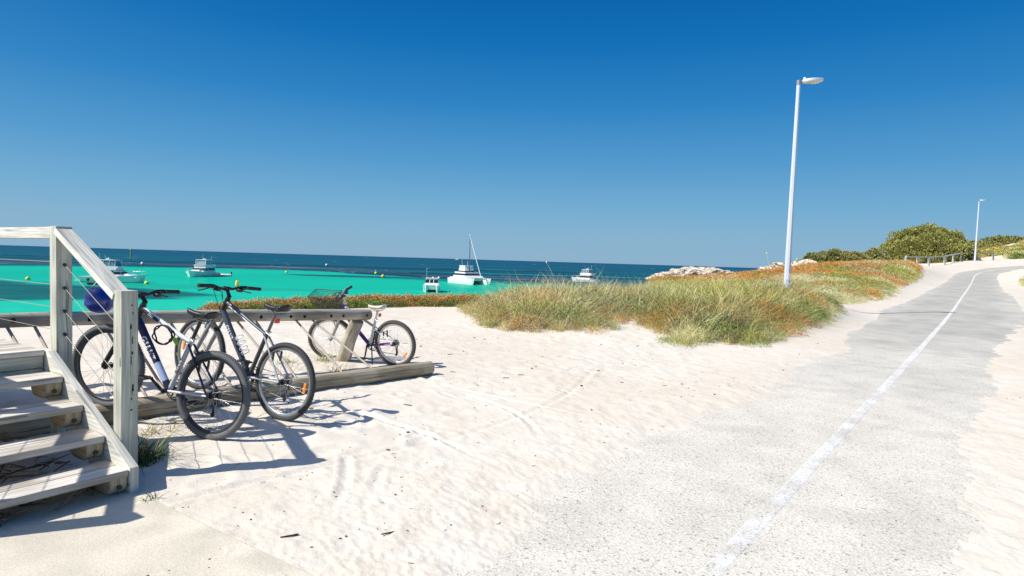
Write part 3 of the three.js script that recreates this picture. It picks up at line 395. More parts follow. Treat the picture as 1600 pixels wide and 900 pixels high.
    const sd = part('saddle', g, o.saddleM || black, b); part('saddle_rail', [wire([[sT.x - 0.09, sT.y + 0.02, -0.03], [sT.x - 0.04, sT.y - 0.002, -0.022], [sT.x + 0.05, sT.y, -0.022], [sT.x + 0.11, sT.y + 0.03, -0.01]], 0.0036, 14, 5), wire([[sT.x - 0.09, sT.y + 0.02, 0.03], [sT.x - 0.04, sT.y - 0.002, 0.022], [sT.x + 0.05, sT.y, 0.022], [sT.x + 0.11, sT.y + 0.03, 0.01]], 0.0032, 14, 5)], darkSteel, sd);
  }
  // cranks, pedals, chain, derailleur
  const ca = o.crank || 0.5, CR = 0.165, cs = part('crankset', [tube([bb.x, bb.y, -0.062], [bb.x, bb.y, 0.062], 0.02, 0.02, 14), new THREE.TorusGeometry(0.083, 0.0055, 4, 40).translate(bb.x, bb.y, 0.048), new THREE.TorusGeometry(0.063, 0.005, 4, 32).translate(bb.x, bb.y, 0.042), ...[0, 1, 2, 3, 4].map(q => tube([bb.x, bb.y, 0.05], [bb.x + Math.cos(q * 1.257) * 0.08, bb.y + Math.sin(q * 1.257) * 0.08, 0.048], 0.007, 0.006, 5))], black, b);
  for (const z of [-1, 1]) { const a = ca + (z > 0 ? Math.PI : 0), e = V(bb.x + Math.cos(a) * CR, bb.y + Math.sin(a) * CR, z * 0.078); part('crank_arm', tube([bb.x, bb.y, z * 0.068], e, 0.013, 0.010, 8), o.crankM || black, b); const pd = part('pedal', [bx(0.10, 0.016, 0.014, [e.x, e.y, e.z + z * 0.016], 0.004), bx(0.10, 0.016, 0.014, [e.x, e.y, e.z + z * 0.086], 0.004), bx(0.014, 0.016, 0.07, [e.x - 0.043, e.y, e.z + z * 0.05], 0.004), bx(0.014, 0.016, 0.07, [e.x + 0.043, e.y, e.z + z * 0.05], 0.004), tube([e.x, e.y, e.z], [e.x, e.y, e.z + z * 0.09], 0.009, 0.008, 8)], matteBlack, b); pd.userData.part = true; }
  part('chain', [tube([bb.x, bb.y + 0.086, 0.048], [0, R + 0.034, 0.045], 0.0042, 0.0042, 5), tube([bb.x, bb.y - 0.086, 0.048], [0.02, R - 0.165, 0.05], 0.0042, 0.0042, 5), wire([[0.034, R - 0.005, 0.046], [0.036, R - 0.05, 0.048], [0.006, R - 0.09, 0.05], [-0.008, R - 0.14, 0.05], [0.02, R - 0.165, 0.05]], 0.0042, 16, 5)], chainM, b);
  part('derailleur', [tube([0, R - 0.02, 0.072], [0.012, R - 0.075, 0.066], 0.012, 0.010, 8), bx(0.022, 0.10, 0.016, [0.012, R - 0.125, 0.052], 0.004), ball([0.016, R - 0.085, 0.052], 0.018, 1, 1, 0.35), ball([0.02, R - 0.168, 0.05], 0.018, 1, 1, 0.35)], black, b);
  // v-brakes at the seat stays
  part('rim_brake', [bx(0.02, 0.09, 0.012, [stTop.x * 0.47 - 0.005, R + (stTop.y - R) * 0.56, 0.045], 0.004), bx(0.02, 0.09, 0.012, [stTop.x * 0.47 - 0.005, R + (stTop.y - R) * 0.56, -0.045], 0.004), tube([stTop.x * 0.47, R + (stTop.y - R) * 0.56 + 0.04, -0.05], [stTop.x * 0.47, R + (stTop.y - R) * 0.56 + 0.04, 0.05], 0.004, 0.004, 6)], black, b);
  if (o.kick) part('kickstand', [tube([bb.x - 0.06, bb.y + 0.01, -0.045], [bb.x - 0.10 + (o.kickX || 0), 0.01 + (o.kickY || 0), -0.10 - (o.kickOut || 0)], 0.009, 0.008, 8), bx(0.05, 0.014, 0.03, [bb.x - 0.10 + (o.kickX || 0), 0.012 + (o.kickY || 0), -0.10 - (o.kickOut || 0)], 0.004)], black, b);
  if (o.rearRefl) part('rear_reflector', bx(0.016, 0.045, 0.055, [sT.x - 0.03, sT.y - 0.06, 0], 0.006), redRefl, b);
  b.userData.pts = undefined; delete b.userData.pts;
  return { b, bb, st, stTop, topF, dnF, hb, ht, cl, sT, tt, dt, se, sv, up, hbM, R, WB, steer };
}
const yawOf = (hx, hz) => Math.atan2(-hz, hx);
// black and white bike by the newel post
const k1 = makeBike({ label: 'white and black mountain bike parked beside the stair newel post', pos: [-2.35, H(-2.35, -4.67) - 0.004, -4.67], yaw: yawOf(-0.955, -0.297), lean: 0.075, pitch: 0.135, R: 0.345, tw: 0.026, wb: 1.08, seatTube: 0.46, fork: 0.425, post: 0.17, stemX: 0.035, stemY: 0.075, barRise: 0.03, barW: 0.70, steer: 0.12,
  topM: white, downM: mat(0.025, 0.03, 0.075, 0.35), seatM: mat(0.55, 0.56, 0.58, 0.35), headM: black, csM: mat(0.62, 0.63, 0.66, 0.35), ssM: mat(0.02, 0.022, 0.04, 0.35), forkM: black, topR: 0.021, downR: 0.031, wheel: { tyre: rubberGrey, rim: mat(0.05, 0.05, 0.055, 0.35, 0.3), knobs: 100, knob: 0.004 }, reflF: [2.5], reflR: [], crank: 0.55, saddleM: black });
{ const { b, bb, st, stTop, topF, dnF, tt, dt, se } = k1;
  part('paint_panel', tube(bb.clone().lerp(dnF, 0.12), bb.clone().lerp(dnF, 0.36), 0.0268, 0.0282, 18).scale(1, 1, 1).translate(0, 0, -0.0012), mat(0.42, 0.50, 0.70, 0.35), dt);
  lettersOn('GIANT', dnF, bb, 0.0305, 0.052, white, dt, -1, 0.44); lettersOn('GIANT', bb, st, 0.0192, 0.03, matteBlack, se, -1, 0.48);
  part('paint_stripe', tube(stTop.clone().lerp(topF, 0.62), stTop.clone().lerp(topF, 0.98), 0.0194, 0.0214, 16).translate(0, -0.0012, 0), matteBlack, tt); lettersOn('////', topF, stTop, 0.022, 0.026, white, tt, -1, 0.22); }
// dark grey bike
const k2 = makeBike({ label: 'dark grey mountain bike with silver fork and yellow bell on the handlebar', pos: [-2.0, H(-2.0, -5.23) - 0.004, -5.23], yaw: yawOf(-0.905, -0.425), lean: 0.07, pitch: 0.14, R: 0.34, tw: 0.023, wb: 1.09, seatTube: 0.45, fork: 0.43, post: 0.19, stemX: 0.04, stemY: 0.09, barRise: 0.025, barW: 0.66, steer: -0.02, barEndBell: true,
  topM: mat(0.06, 0.072, 0.095, 0.35), downM: mat(0.06, 0.072, 0.095, 0.35), seatM: mat(0.07, 0.075, 0.08, 0.4), headM: black, csM: mat(0.5, 0.51, 0.52, 0.35, 0.3), ssM: mat(0.5, 0.51, 0.52, 0.35, 0.3), forkM: mat(0.30, 0.31, 0.31, 0.4, 0.3), topR: 0.022, downR: 0.028, wheel: { tyre: rubber, rim: mat(0.45, 0.46, 0.47, 0.3, 0.7), knobs: 100, knob: 0.003 }, reflF: [0.1], reflR: [Math.PI], crank: 1.9, rearRefl: true, saddleTilt: -0.05, postM: mat(0.16, 0.16, 0.16, 0.4, 0.3) });
{ const { bb, dnF, dt, stTop, topF, tt } = k2; lettersOn('GIANT', dnF, bb, 0.0278, 0.034, white, dt, -1, 0.35); part('paint_stripe', tube(stTop.clone().lerp(topF, 0.05), stTop.clone().lerp(topF, 0.9), 0.0060, 0.0070, 10).translate(0, -0.010, -0.0135), white, tt);
  part('bottle_cage', [0.30, 0.36, 0.44, 0.52].map((t, i) => { const c = bb.clone().lerp(dnF, t), n = V(-0.72, 0.69, 0); return new THREE.TorusGeometry(0.037, 0.0038, 5, 20).rotateX(Math.PI / 2).rotateZ(-0.85).translate(c.x + n.x * 0.062, c.y + n.y * 0.062, 0); }).concat([tube(bb.clone().lerp(dnF, 0.28).add(V(-0.02, 0.02, 0)), bb.clone().lerp(dnF, 0.55).add(V(-0.02, 0.02, 0)), 0.005, 0.005, 6)]), white, dt); }
// small purple bike behind the rail
const k3 = makeBike({ label: 'purple and white bicycle with black wire basket parked behind the log rail', pos: [-1.53, H(-1.53, -8.12) - 0.01, -8.12], yaw: yawOf(-0.93, -0.37), lean: -0.10, pitch: 0.0, R: 0.315, tw: 0.025, wb: 1.03, k: 0.96, seatTube: 0.38, topAt: 0.72, fork: 0.36, post: 0.13, stemX: 0.01, stemY: 0.15, barRise: 0.02, barW: 0.58, steer: 0.42,
  topM: mat(0.50, 0.50, 0.60, 0.4), downM: mat(0.10, 0.02, 0.20, 0.35), seatM: mat(0.66, 0.65, 0.62, 0.4), headM: mat(0.10, 0.02, 0.20, 0.35), csM: mat(0.24, 0.06, 0.34, 0.4), ssM: mat(0.70, 0.70, 0.72, 0.4), forkM: mat(0.46, 0.45, 0.41, 0.45), wheel: { tyre: mat(0.075, 0.072, 0.066, 0.95), rim: mat(0.62, 0.60, 0.57, 0.4, 0.5), knobs: 58, knob: 0.008 }, reflF: [Math.PI - 0.1], reflR: [3.9], crank: -1.35, saddleM: whiteWorn, postM: alloy, rearRefl: true, stemM: alloy, barM: alloy, kick: true });
{ const { cl, bb, dnF, dt, steer, b } = k3; lettersOn('//', dnF, bb, 0.0262, 0.03, mat(0.6, 0.62, 0.8, 0.4), dt, -1, 0.16);
  const B = [], T = (x, y, z) => V(cl.x + 0.06 + x, cl.y - 0.25 + y, z).applyMatrix4(steer), q = (t, w) => [mix(0.02, 0.31, t)]; const W0 = 0.14, W1 = 0.20, D0 = 0.24, D1 = 0.36, Hh = 0.24;
  const at = (u, v, y) => { const t = y / Hh, w = mix(W0, W1, t), d = mix(D0, D1, t); return T(u * d, y + u * 0.035, (v * 2 - 1) * w); };
  for (let i = 0; i <= 14; i++) { const u = i / 14; B.push(tube(at(u, 0, 0), at(u, 0, Hh), 0.0024, 0.0024, 4), tube(at(u, 1, 0), at(u, 1, Hh), 0.0024, 0.0024, 4), tube(at(u, 0, 0), at(u, 1, 0), 0.0024, 0.0024, 4), tube(at(0, u, 0), at(0, u, Hh), 0.0024, 0.0024, 4), tube(at(1, u, 0), at(1, u, Hh), 0.0024, 0.0024, 4), tube(at(0, u, 0), at(1, u, 0), 0.0024, 0.0024, 4)); }
  for (let i = 0; i <= 10; i++) { const y = i / 10 * Hh, r = i === 10 ? 0.006 : 0.0024; B.push(tube(at(0, 0, y), at(1, 0, y), r, r, 4), tube(at(0, 1, y), at(1, 1, y), r, r, 4), tube(at(0, 0, y), at(0, 1, y), r, r, 4), tube(at(1, 0, y), at(1, 1, y), r, r, 4)); }
  const bk = part('basket', B, mat(0.07, 0.06, 0.05, 0.6, 0.3), b); bk.userData.label = 'black wire mesh basket'; }
// helmet hung by its strap from the bar of the first bike, crown down
{
  const p = V(-3.37, 0.93, -5.0); const h = thing('bike_helmet', 'round glossy blue helmet hanging crown down from a bicycle handlebar', 'helmet', [p.x, p.y, p.z], 0.5); h.rotation.z = 0.16;
  const prof = []; for (let i = 0; i <= 16; i++) { const a = i / 16 * 2.7; prof.push(new THREE.Vector2(Math.sin(a) * 0.116, -Math.cos(a) * 0.116 + 0.116)); } for (let i = 16; i >= 0; i--) { const a = i / 16 * 2.7; prof.push(new THREE.Vector2(Math.max(0, Math.sin(a) * 0.102), -Math.cos(a) * 0.102 + 0.116)); }
  const bl = new THREE.MeshPhysicalMaterial({ roughness: 0.3, clearcoat: 0.8, clearcoatRoughness: 0.15 }); bl.color.setRGB(0.008, 0.035, 0.30);
  part('shell', new THREE.LatheGeometry(prof, 40).scale(1.0, 1.0, 0.98), bl, h); part('strap', [wire([[-0.045, 0.215, 0], [-0.02, 0.245, 0.0], [0.02, 0.27, 0], [0.045, 0.245, 0], [0.045, 0.215, 0]], 0.004, 20, 5), wire([[0, 0.215, -0.045], [0.01, 0.245, -0.02], [0.02, 0.27, 0]], 0.004, 14, 5)], mat(0.7, 0.7, 0.7, 0.8), h);
  part('liner', new THREE.SphereGeometry(0.088, 20, 12).scale(1.05, 0.55, 0.95).translate(0, 0.10, 0), matteBlack, h);
}
// coiled lock looped over the top tube of the first bike
{
  k1.b.updateMatrixWorld(true); const w = (x, y, z) => k1.b.localToWorld(V(x, y, z)); const c = k1.stTop.clone().lerp(k1.topF, 0.34); const o = w(c.x, c.y, c.z);
  const t = thing('cable_lock', 'coiled black cable lock with green end looped over the white top tube', 'lock', [o.x, o.y, o.z]); const L = q => w(c.x + q[0], c.y + q[1], q[2]).sub(o), pts = []; for (let i = 0; i <= 40; i++) { const a = i / 40 * 6.2832 * 2.4 + 1.2; pts.push(L([0.07 + Math.cos(a) * (0.085 + 0.01 * (i % 3)), -0.045 + Math.sin(a) * 0.075, -0.03 - 0.012 * Math.sin(a * 0.7)])); }
  part('cable', wire(pts, 0.0062, 120, 6), matteBlack, t); part('lock_body', tube(L([-0.06, -0.05, -0.045]), L([-0.10, -0.085, -0.045]), 0.016, 0.016, 12), mat(0.30, 0.52, 0.04, 0.4), t); part('key', [tube(L([-0.11, -0.09, -0.045]), L([-0.12, -0.15, -0.045]), 0.004, 0.004, 5), ball(L([-0.12, -0.16, -0.045]).toArray(), 0.014, 1, 1, 0.5)], mat(0.75, 0.70, 0.25, 0.4), t);
}

// ---------------------------------------------------------------- street lamps
function lamp(name, label, x, z, base, top, lean = 0) {
  const y0 = H(x, z) - 0.1, t = thing(name, label, 'street lamp', [x, y0, z], 0, 'street lamps along the path'); const h = top - y0, pm = mat(0.62, 0.66, 0.74, 0.55, 0.15), wm = mat(0.74, 0.75, 0.76, 0.5);
  part('pole', tube([0, 0, 0], [0.06, h, 0], 0.105, 0.058, 8).toNonIndexed(), pm, t); t.children[0].geometry.computeVertexNormals();
  part('base_sleeve', tube([0, 0, 0], [0.002, 0.5, 0], 0.122, 0.120, 8), pm, t); part('hatch', bx(0.07, 0.22, 0.012, [0.006, 0.72, 0.098], 0.004), wm, t);
  part('bracket', [tube([0.06, h - 0.06, 0], [0.20, h - 0.03, 0], 0.03, 0.03, 10), tube([0.06, h - 0.14, 0], [0.06, h + 0.005, 0], 0.066, 0.066, 12)], mat(0.30, 0.31, 0.33, 0.5, 0.4), t);
  const sh = []; for (let i = 0; i <= 14; i++) { const q = i / 14; sh.push([0.20 + q * 0.60, Math.sin(Math.pow(q, 0.75) * Math.PI * 0.93 + 0.12) * 0.135 + 0.02]); }
  const s = new THREE.Shape(); s.moveTo(sh[0][0], sh[0][1]); sh.forEach(p => s.lineTo(...p)); [...sh].reverse().forEach(p => s.lineTo(p[0], -p[1]));
  const hd = new THREE.ExtrudeGeometry(s, { depth: 0.035, bevelEnabled: true, bevelSize: 0.02, bevelThickness: 0.03, bevelSegments: 3 }).rotateX(-Math.PI / 2).rotateZ(0.10).translate(0, h - 0.055, 0); const head = part('lamp_head', hd, wm, t);
  part('lens', new THREE.SphereGeometry(1, 18, 10, 0, 6.2832, Math.PI / 2, Math.PI / 2).scale(0.20, 0.055, 0.115).rotateZ(0.10).translate(0.55, h - 0.03, 0), new THREE.MeshPhysicalMaterial({ color: new THREE.Color(0.72, 0.66, 0.55), roughness: 0.3 }), head);
  part('gear_box', bx(0.12, 0.05, 0.09, [0.30, h + 0.045, 0], 0.015), mat(0.25, 0.26, 0.28, 0.5, 0.3), head); part('photocell', tube([0.24, h + 0.02, 0.01], [0.24, h + 0.10, 0.01], 0.04, 0.035, 12), wm, head);
  return t;
}
lamp('street_lamp', 'tall pale steel street lamp rising out of the dune grass', 8.8, -19.5, 0.6, 7.42);
lamp('street_lamp', 'pale steel street lamp on the hill beside the post and rail fence', 57.6, -76, 3.3, 10.7);
// ---------------------------------------------------------------- post and rail fence on the bend
{
  const F = [[43.5, 67.5], [46.2, 69.6], [48.6, 71.2], [52.0, 73.4], [54.6, 75.6], [57.0, 77.6], [60.6, 79.6], [64.2, 81.5]].map(([x, d]) => V(x, H(x, -d), -d)), o = F[0];
  const f = thing('rail_fence', 'grey timber post and rail fence at the foot of the large round bush', 'fence', [o.x, o.y, o.z]); const gm = mat(0.44, 0.48, 0.46, 0.85);
  F.forEach((p, i) => { part('post', plank(0.16, 1.3, 0.16, [p.x - o.x, p.y - o.y + 0.35, p.z - o.z], 0.01), gm, f); if (i) { const q = F[i - 1], a = q.clone().sub(o).add(V(0, 1.02, 0)), b = p.clone().sub(o).add(V(0, 1.02, 0)), L = a.distanceTo(b), g = plank(L - 0.02, 0.13, 0.17); g.applyQuaternion(new THREE.Quaternion().setFromUnitVectors(V(1, 0, 0), b.clone().sub(a).normalize())); const c = a.clone().add(b).multiplyScalar(0.5); part('rail', g.translate(c.x, c.y + 0.02, c.z), gm, f); } });
}
// ---------------------------------------------------------------- limestone outcrops
function rockMesh(seed, sx, sy, sz, det = 5) {
  const g = new THREE.IcosahedronGeometry(1, det * 4), p = g.attributes.position; const n3 = (x, y, z, s) => (fbm(x + z * 0.7, y + z * 0.4, 4, s) + fbm(y - x * 0.5, z + x * 0.3, 4, s + 40)) - 1;
  for (let i = 0; i < p.count; i++) { let x = p.getX(i), y = p.getY(i), z = p.getZ(i); let k = 1 + 0.55 * n3(x * 1.6, y * 1.6, z * 1.6, seed) + 0.5 * n3(x * 4, y * 4, z * 4, seed + 3) + 0.22 * n3(x * 11, y * 11, z * 11, seed + 5); const l = Math.sin(y * 9 + 4 * n3(x, y, z, seed + 9)) * 0.05; k += l; p.setXYZ(i, x * k * sx, y * k * sy, z * k * sz); } g.computeVertexNormals(); return g;
}
const lime = (() => { const t = dataTex(512, (u, v) => { const a = pn(u, v, 9, 9, 501), b = pn(u, v, 40, 40, 502), c = pn(u, v, 5, 16, 503); let k = 0.80 + 0.2 * b; let col = [k, k * 0.965, k * 0.90]; if (c > 0.62) col = mix3(col, [0.60 * k, 0.50 * k, 0.40 * k], sm(0.62, 0.85, c)); if (a > 0.72) col = mix3(col, [0.36, 0.36, 0.35], sm(0.72, 0.9, a)); return col; }); t.repeat.set(3, 3); return new THREE.MeshStandardMaterial({ map: t, roughness: 0.95 }); })(); lime.color.setRGB(0.82, 0.80, 0.76);
const rocks = [['long ridge of white limestone rocks on the point above the sea', 21.2, 66, 0.30, 3.6, 0.85, 2.0, lime], ['jagged white limestone block at the high end of the rocky point', 18.2, 65, 0.25, 2.3, 0.75, 1.8, lime], ['low weathered rock shelf below the white limestone ridge', 18.3, 60.5, -0.25, 2.8, 0.45, 1.0, lime], ['broad pale rock slab sloping down to the gap in the point', 24.2, 67, 0.1, 2.4, 0.62, 2.0, lime], ['small rock at the sea end of the rocky point', 15.4, 64.5, 0.0, 1.2, 0.5, 1.0, lime], ['white limestone crag behind the near street lamp', 31.4, 70, 0.9, 2.1, 1.15, 1.8, lime], ['rounded white boulder at the left foot of the crag', 28.6, 69, 0.75, 1.05, 0.85, 1.0, lime], ['pale rock slab between the crag and the low green bushes', 33.4, 69.5, 1.6, 1.5, 0.8, 1.2, lime]];
rocks.forEach(([label, x, d, y, sx, sy, sz, m], i) => { const o = new THREE.Mesh(rockMesh(520 + i * 11, sx, sy, sz), m); o.name = numbered('limestone_rock'); o.position.set(x, y, -d); o.rotation.y = i * 1.3 * 0.2; o.castShadow = o.receiveShadow = true; scene.add(o); tag(o, label, 'rock', 'limestone outcrops by the sea'); });
// ---------------------------------------------------------------- dune plants
const leafM = new THREE.MeshStandardMaterial({ roughness: 0.85, side: THREE.DoubleSide });
function tuft(seed, n, h, spread, w, droop, segs = 3) { // curved tapering blades from one crown
  const r = rng(seed), pos = [], nor = [];
  for (let k = 0; k < n; k++) {
    const a = r() * 6.2832, L = h * (0.45 + 0.75 * r()), out = spread * (0.25 + r()), cx = Math.cos(a), cz = Math.sin(a), bw = w * (0.6 + 0.8 * r()), bx0 = (r() - 0.5) * spread * 0.7, bz0 = (r() - 0.5) * spread * 0.7, tw = r() * 3.1416, sx = Math.cos(tw), sz = Math.sin(tw), dr = droop * (0.3 + r());
    const P = t => [bx0 + cx * out * t * t * 0.9 + cx * out * 0.35 * t, L * (t - dr * t * t * t), bz0 + cz * out * t * t * 0.9 + cz * out * 0.35 * t];
    for (let i = 0; i < segs; i++) { const t0 = i / segs, t1 = (i + 1) / segs, p = P(t0), q = P(t1), w0 = bw * (1 - t0 * 0.75), w1 = i === segs - 1 ? 0.0004 : bw * (1 - t1 * 0.75); const a1 = [p[0] - sx * w0, p[1], p[2] - sz * w0], b1 = [p[0] + sx * w0, p[1], p[2] + sz * w0], c1 = [q[0] - sx * w1, q[1], q[2] - sz * w1], d1 = [q[0] + sx * w1, q[1], q[2] + sz * w1]; pos.push(...a1, ...b1, ...d1); if (i < segs - 1) pos.push(...a1, ...d1, ...c1); }
  }
  const g = new THREE.BufferGeometry(); g.setAttribute('position', new THREE.Float32BufferAttribute(pos, 3)); g.computeVertexNormals(); return g;
}
function bushlet(seed, n, rad, h, w) { // low twiggy plant: short leaves spread through a dome
  const r = rng(seed), pos = []; for (let k = 0; k < n; k++) { const a = r() * 6.2832, q = Math.sqrt(r()) * rad, y = h * Math.sqrt(Math.max(0, 1 - (q / rad) ** 2)) * (0.25 + 0.8 * r()), x = Math.cos(a) * q, z = Math.sin(a) * q, l = w * (2.5 + 4 * r()), d = V(r() - 0.5 + x / rad * 0.6, r() * 0.9, r() - 0.5 + z / rad * 0.6).normalize(), s = V(r() - 0.5, r() - 0.5, r() - 0.5).cross(d).normalize().multiplyScalar(w); pos.push(x - s.x, y - s.y, z - s.z, x + s.x, y + s.y, z + s.z, x + d.x * l, y + d.y * l, z + d.z * l); }
  const g = new THREE.BufferGeometry(); g.setAttribute('position', new THREE.Float32BufferAttribute(pos, 3)); g.computeVertexNormals(); return g;
}
const inPoly = (x, d, P) => { let c = false; for (let i = 0, j = P.length - 1; i < P.length; j = i++) { const [xi, yi] = P[i], [xj, yj] = P[j]; if ((yi > d) !== (yj > d) && x < (xj - xi) * (d - yi) / (yj - yi) + xi) c = !c; } return c; };
const edgeDist = (x, d, P) => { let b = 1e9; for (let i = 0, j = P.length - 1; i < P.length; j = i++) { const ax = P[j][0], ay = P[j][1], vx = P[i][0] - ax, vy = P[i][1] - ay, t = Math.min(1, Math.max(0, ((x - ax) * vx + (d - ay) * vy) / (vx * vx + vy * vy))); b = Math.min(b, Math.hypot(x - ax - vx * t, d - ay - vy * t)); } return b; };
function sow(name, label, category, geos, places) { // one uncountable stand of plants: a group of instanced tufts
  const root = new THREE.Group(); root.name = numbered(name); root.userData.kind = 'stuff'; tag(root, label, category); scene.add(root);
  geos.forEach((g, v) => {
    const L = places.filter((p, i) => i % geos.length === v); if (!L.length) return; const m = new THREE.InstancedMesh(g, leafM, L.length), M = new THREE.Matrix4(), q = new THREE.Quaternion(), e = new THREE.Euler(), c = new THREE.Color(); m.name = 'tuft'; m.userData.kind = 'stuff';
    L.forEach((p, i) => { e.set(p.tx || 0, p.turn, p.tz || 0); q.setFromEuler(e); M.compose(V(p.x, p.y, p.z), q, V(p.s, p.s * (p.sy || 1), p.s)); m.setMatrixAt(i, M); m.setColorAt(i, c.setRGB(...p.c)); }); m.castShadow = m.receiveShadow = true; root.add(m);
  });
  return root;
}
const C = { grey: [0.37, 0.42, 0.19], olive: [0.43, 0.42, 0.11], straw: [0.62, 0.56, 0.31], rust: [0.56, 0.28, 0.075], brown: [0.25, 0.18, 0.11], green: [0.18, 0.28, 0.04], dark: [0.10, 0.14, 0.045], tan: [0.45, 0.34, 0.16] };
const jit = (c, r, a = 0.25) => { const k = 1 + (r() - 0.5) * a * 2, h = (r() - 0.5) * 0.1; return [c[0] * k * (1 + h), c[1] * k, c[2] * k * (1 - h)]; };
const land = [[-1.15, 15.4], [-0.62, 12.9], [0.28, 12.1], [1.31, 12.2], [1.66, 11.7], [2.2, 12.5], [2.62, 13.6], [2.84, 12.4], [2.95, 10.7], [3.5, 11.1], [3.98, 11.4], [4.51, 11.0], [5.83, 12.6], [8.0, 15.3], [10.4, 18.9], [11.2, 21.5], [11.9, 23.6], [13.6, 24.4], [15.7, 26.6], [18.6, 29.6], [24, 37.6], [28.7, 43.6], [32.4, 48.6], [36.6, 54.6], [39.8, 59.6], [43, 65], [44, 72], [36, 72], [27, 68.5], [20, 62], [13, 60], [9.5, 42], [6, 27], [1.3, 22.5], [-0.9, 20], [-1.6, 17.8]];
const toRoad = (x, d) => Math.abs(roadDist(x, -d)[0]);
{ // tall pale grass on the near mound
  const r = rng(711), L = [], G = []; let tries = 0;
  while (tries++ < 10500) {
    const x = -1.8 + r() * 15, d = 10.4 + r() * 15.5; if (!inPoly(x, d, land)) continue; const e = edgeDist(x, d, land); if (e < 0.25 && r() > 0.55) continue;
    const a = fbm(x * 0.55, d * 0.55, 3, 721), b = fbm(x * 0.8 + 9, d * 0.8, 3, 725), q = fbm(x * 1.7, d * 1.7, 2, 729); let c = mix3(C.grey, C.olive, sm(0.35, 0.62, a)); c = mix3(c, C.straw, 0.8 * sm(0.5, 0.72, b)); if (r() < 0.16) c = C.straw; if (fbm(x * 0.9 + 4, d * 0.9, 3, 733) > 0.64) c = mix3(c, C.rust, 0.7); if (q < 0.26) c = mix3(c, C.brown, 0.4); if (r() < 0.04) c = C.brown;
    const low = sm(0.1, 1.3, e), s = (0.62 + 0.78 * low) * (0.75 + 0.5 * r()); L.push({ x, y: H(x, -d) - 0.03, z: -d, turn: r() * 6.28, tx: (r() - 0.5) * 0.9, tz: (r() - 0.5) * 0.9, s: s * mix(1, 0.72, sm(15, 19.5, d)), sy: 0.72 + 0.35 * fbm(x * 0.9, d * 0.9, 2, 735), c: jit(c, r, 0.28) });
  }
  sow('dune_grass', 'tall pale green and straw dune grass on the mound round the near lamp', 'grass', [tuft(1, 40, 0.50, 0.46, 0.0050, 0.5), tuft(2, 34, 0.56, 0.36, 0.0045, 0.4), tuft(3, 46, 0.40, 0.56, 0.0050, 0.6), tuft(4, 30, 0.64, 0.42, 0.0042, 0.6)], L);
  // brush under the grass and creeping green runners at its foot
  tries = 0; while (tries++ < 4200) { const x = -1.8 + r() * 15, d = 10.4 + r() * 15.5; if (!inPoly(x, d, land)) continue; const e = edgeDist(x, d, land), q = fbm(x * 0.8, d * 0.8, 3, 741); let c = q > 0.6 ? C.rust : q > 0.54 ? C.tan : q < 0.38 ? C.dark : q < 0.47 ? C.grey : C.olive; if (e < 0.8 && x > 2.9 && x < 8.5 && r() < 0.85) c = C.green; if (r() < 0.1) c = C.brown; G.push({ x, y: H(x, -d) - 0.02, z: -d, turn: r() * 6.28, s: (0.6 + 0.8 * r()) * (0.5 + 0.5 * sm(0, 0.8, e)), sy: 0.9, c: jit(c, r, 0.3) }); }
  sow('low_scrub', 'low olive, rust and brown scrub matted beneath the tall dune grass', 'scrub', [bushlet(11, 150, 0.30, 0.30, 0.009), bushlet(12, 120, 0.36, 0.24, 0.010), bushlet(13, 170, 0.26, 0.36, 0.008)], G);
}
{ // tall seed stalks standing above the grass
  const r = rng(751), L = []; for (let k = 0; k < 6; k++) { const x = -0.6 + r() * 10, d = 13 + r() * 7; if (!inPoly(x, d, land)) continue; L.push({ x, y: H(x, -d), z: -d, turn: r() * 6.28, tx: (r() - 0.5) * 0.35, tz: (r() - 0.5) * 0.35, s: 0.9 + r() * 0.55, c: jit(C.straw, r) }); }
  const g = mergeGeometries([tube([0, 0, 0], [0.05, 0.75, 0], 0.0035, 0.002, 4), tube([0.05, 0.75, 0], [0.14, 1.0, 0], 0.0025, 0.002, 4), ball([0.15, 1.02, 0], 0.010, 1.2, 3, 1.2, 6, 5)].map(q => stripUV2(q.toNonIndexed()))); sow('seed_stalks', 'thin dry seed stalks standing above the dune grass', 'grass', [g], L);
}
{ // the low strip along the edge of the sand, rust above green
  const F = [[-8.6, 10.2], [-7.85, 11.2], [-6.78, 13.0], [-6.04, 14.4], [-5.44, 15.75], [-4.33, 17.2], [-2.83, 18.05], [-1.0, 18.2]], r = rng(761), L = []; for (let k = 0; k < 2600; k++) {
    const t = r() * 6.999, i = Math.floor(t), f = t - i, x0 = mix(F[i][0], F[i + 1][0], f), d0 = mix(F[i][1], F[i + 1][1], f), dp = r() * 1.7, thin = sm(0.4, 2.2, t), pat = fbm(x0 * 0.9, 3, 3, 765); if (t < 3 && pat < 0.52 - 0.12 * thin) continue; if (t < 1.6 && r() < 0.6) continue; const dd = dp * 0.94, x = x0 - dp * 0.35 * (1 - thin), d = d0 + dd + (r() - 0.5) * 0.2; const rust = fbm(x * 0.7, d * 0.7, 3, 771) + 0.22 * sm(0.3, 1.2, dp) - 0.08; let c = rust > 0.55 ? C.rust : rust > 0.47 ? C.tan : r() < 0.45 ? C.green : C.olive; if (dp < 0.45 && r() < 0.6) c = r() < 0.5 ? C.green : C.dark; L.push({ x, y: H(x, -d) - 0.02, z: -d, turn: r() * 6.28, s: (0.65 + 0.5 * r()) * mix(0.75, 1.0, sm(0, 0.9, dp)) * mix(0.6, 1, thin), c: jit(c, r, 0.25) }); }
  sow('beach_edge_scrub', 'low rust and green scrub strip along the far edge of the sand', 'scrub', [bushlet(21, 130, 0.26, 0.34, 0.010), tuft(22, 40, 0.36, 0.26, 0.006, 0.4), bushlet(23, 120, 0.30, 0.28, 0.011)], L);
}
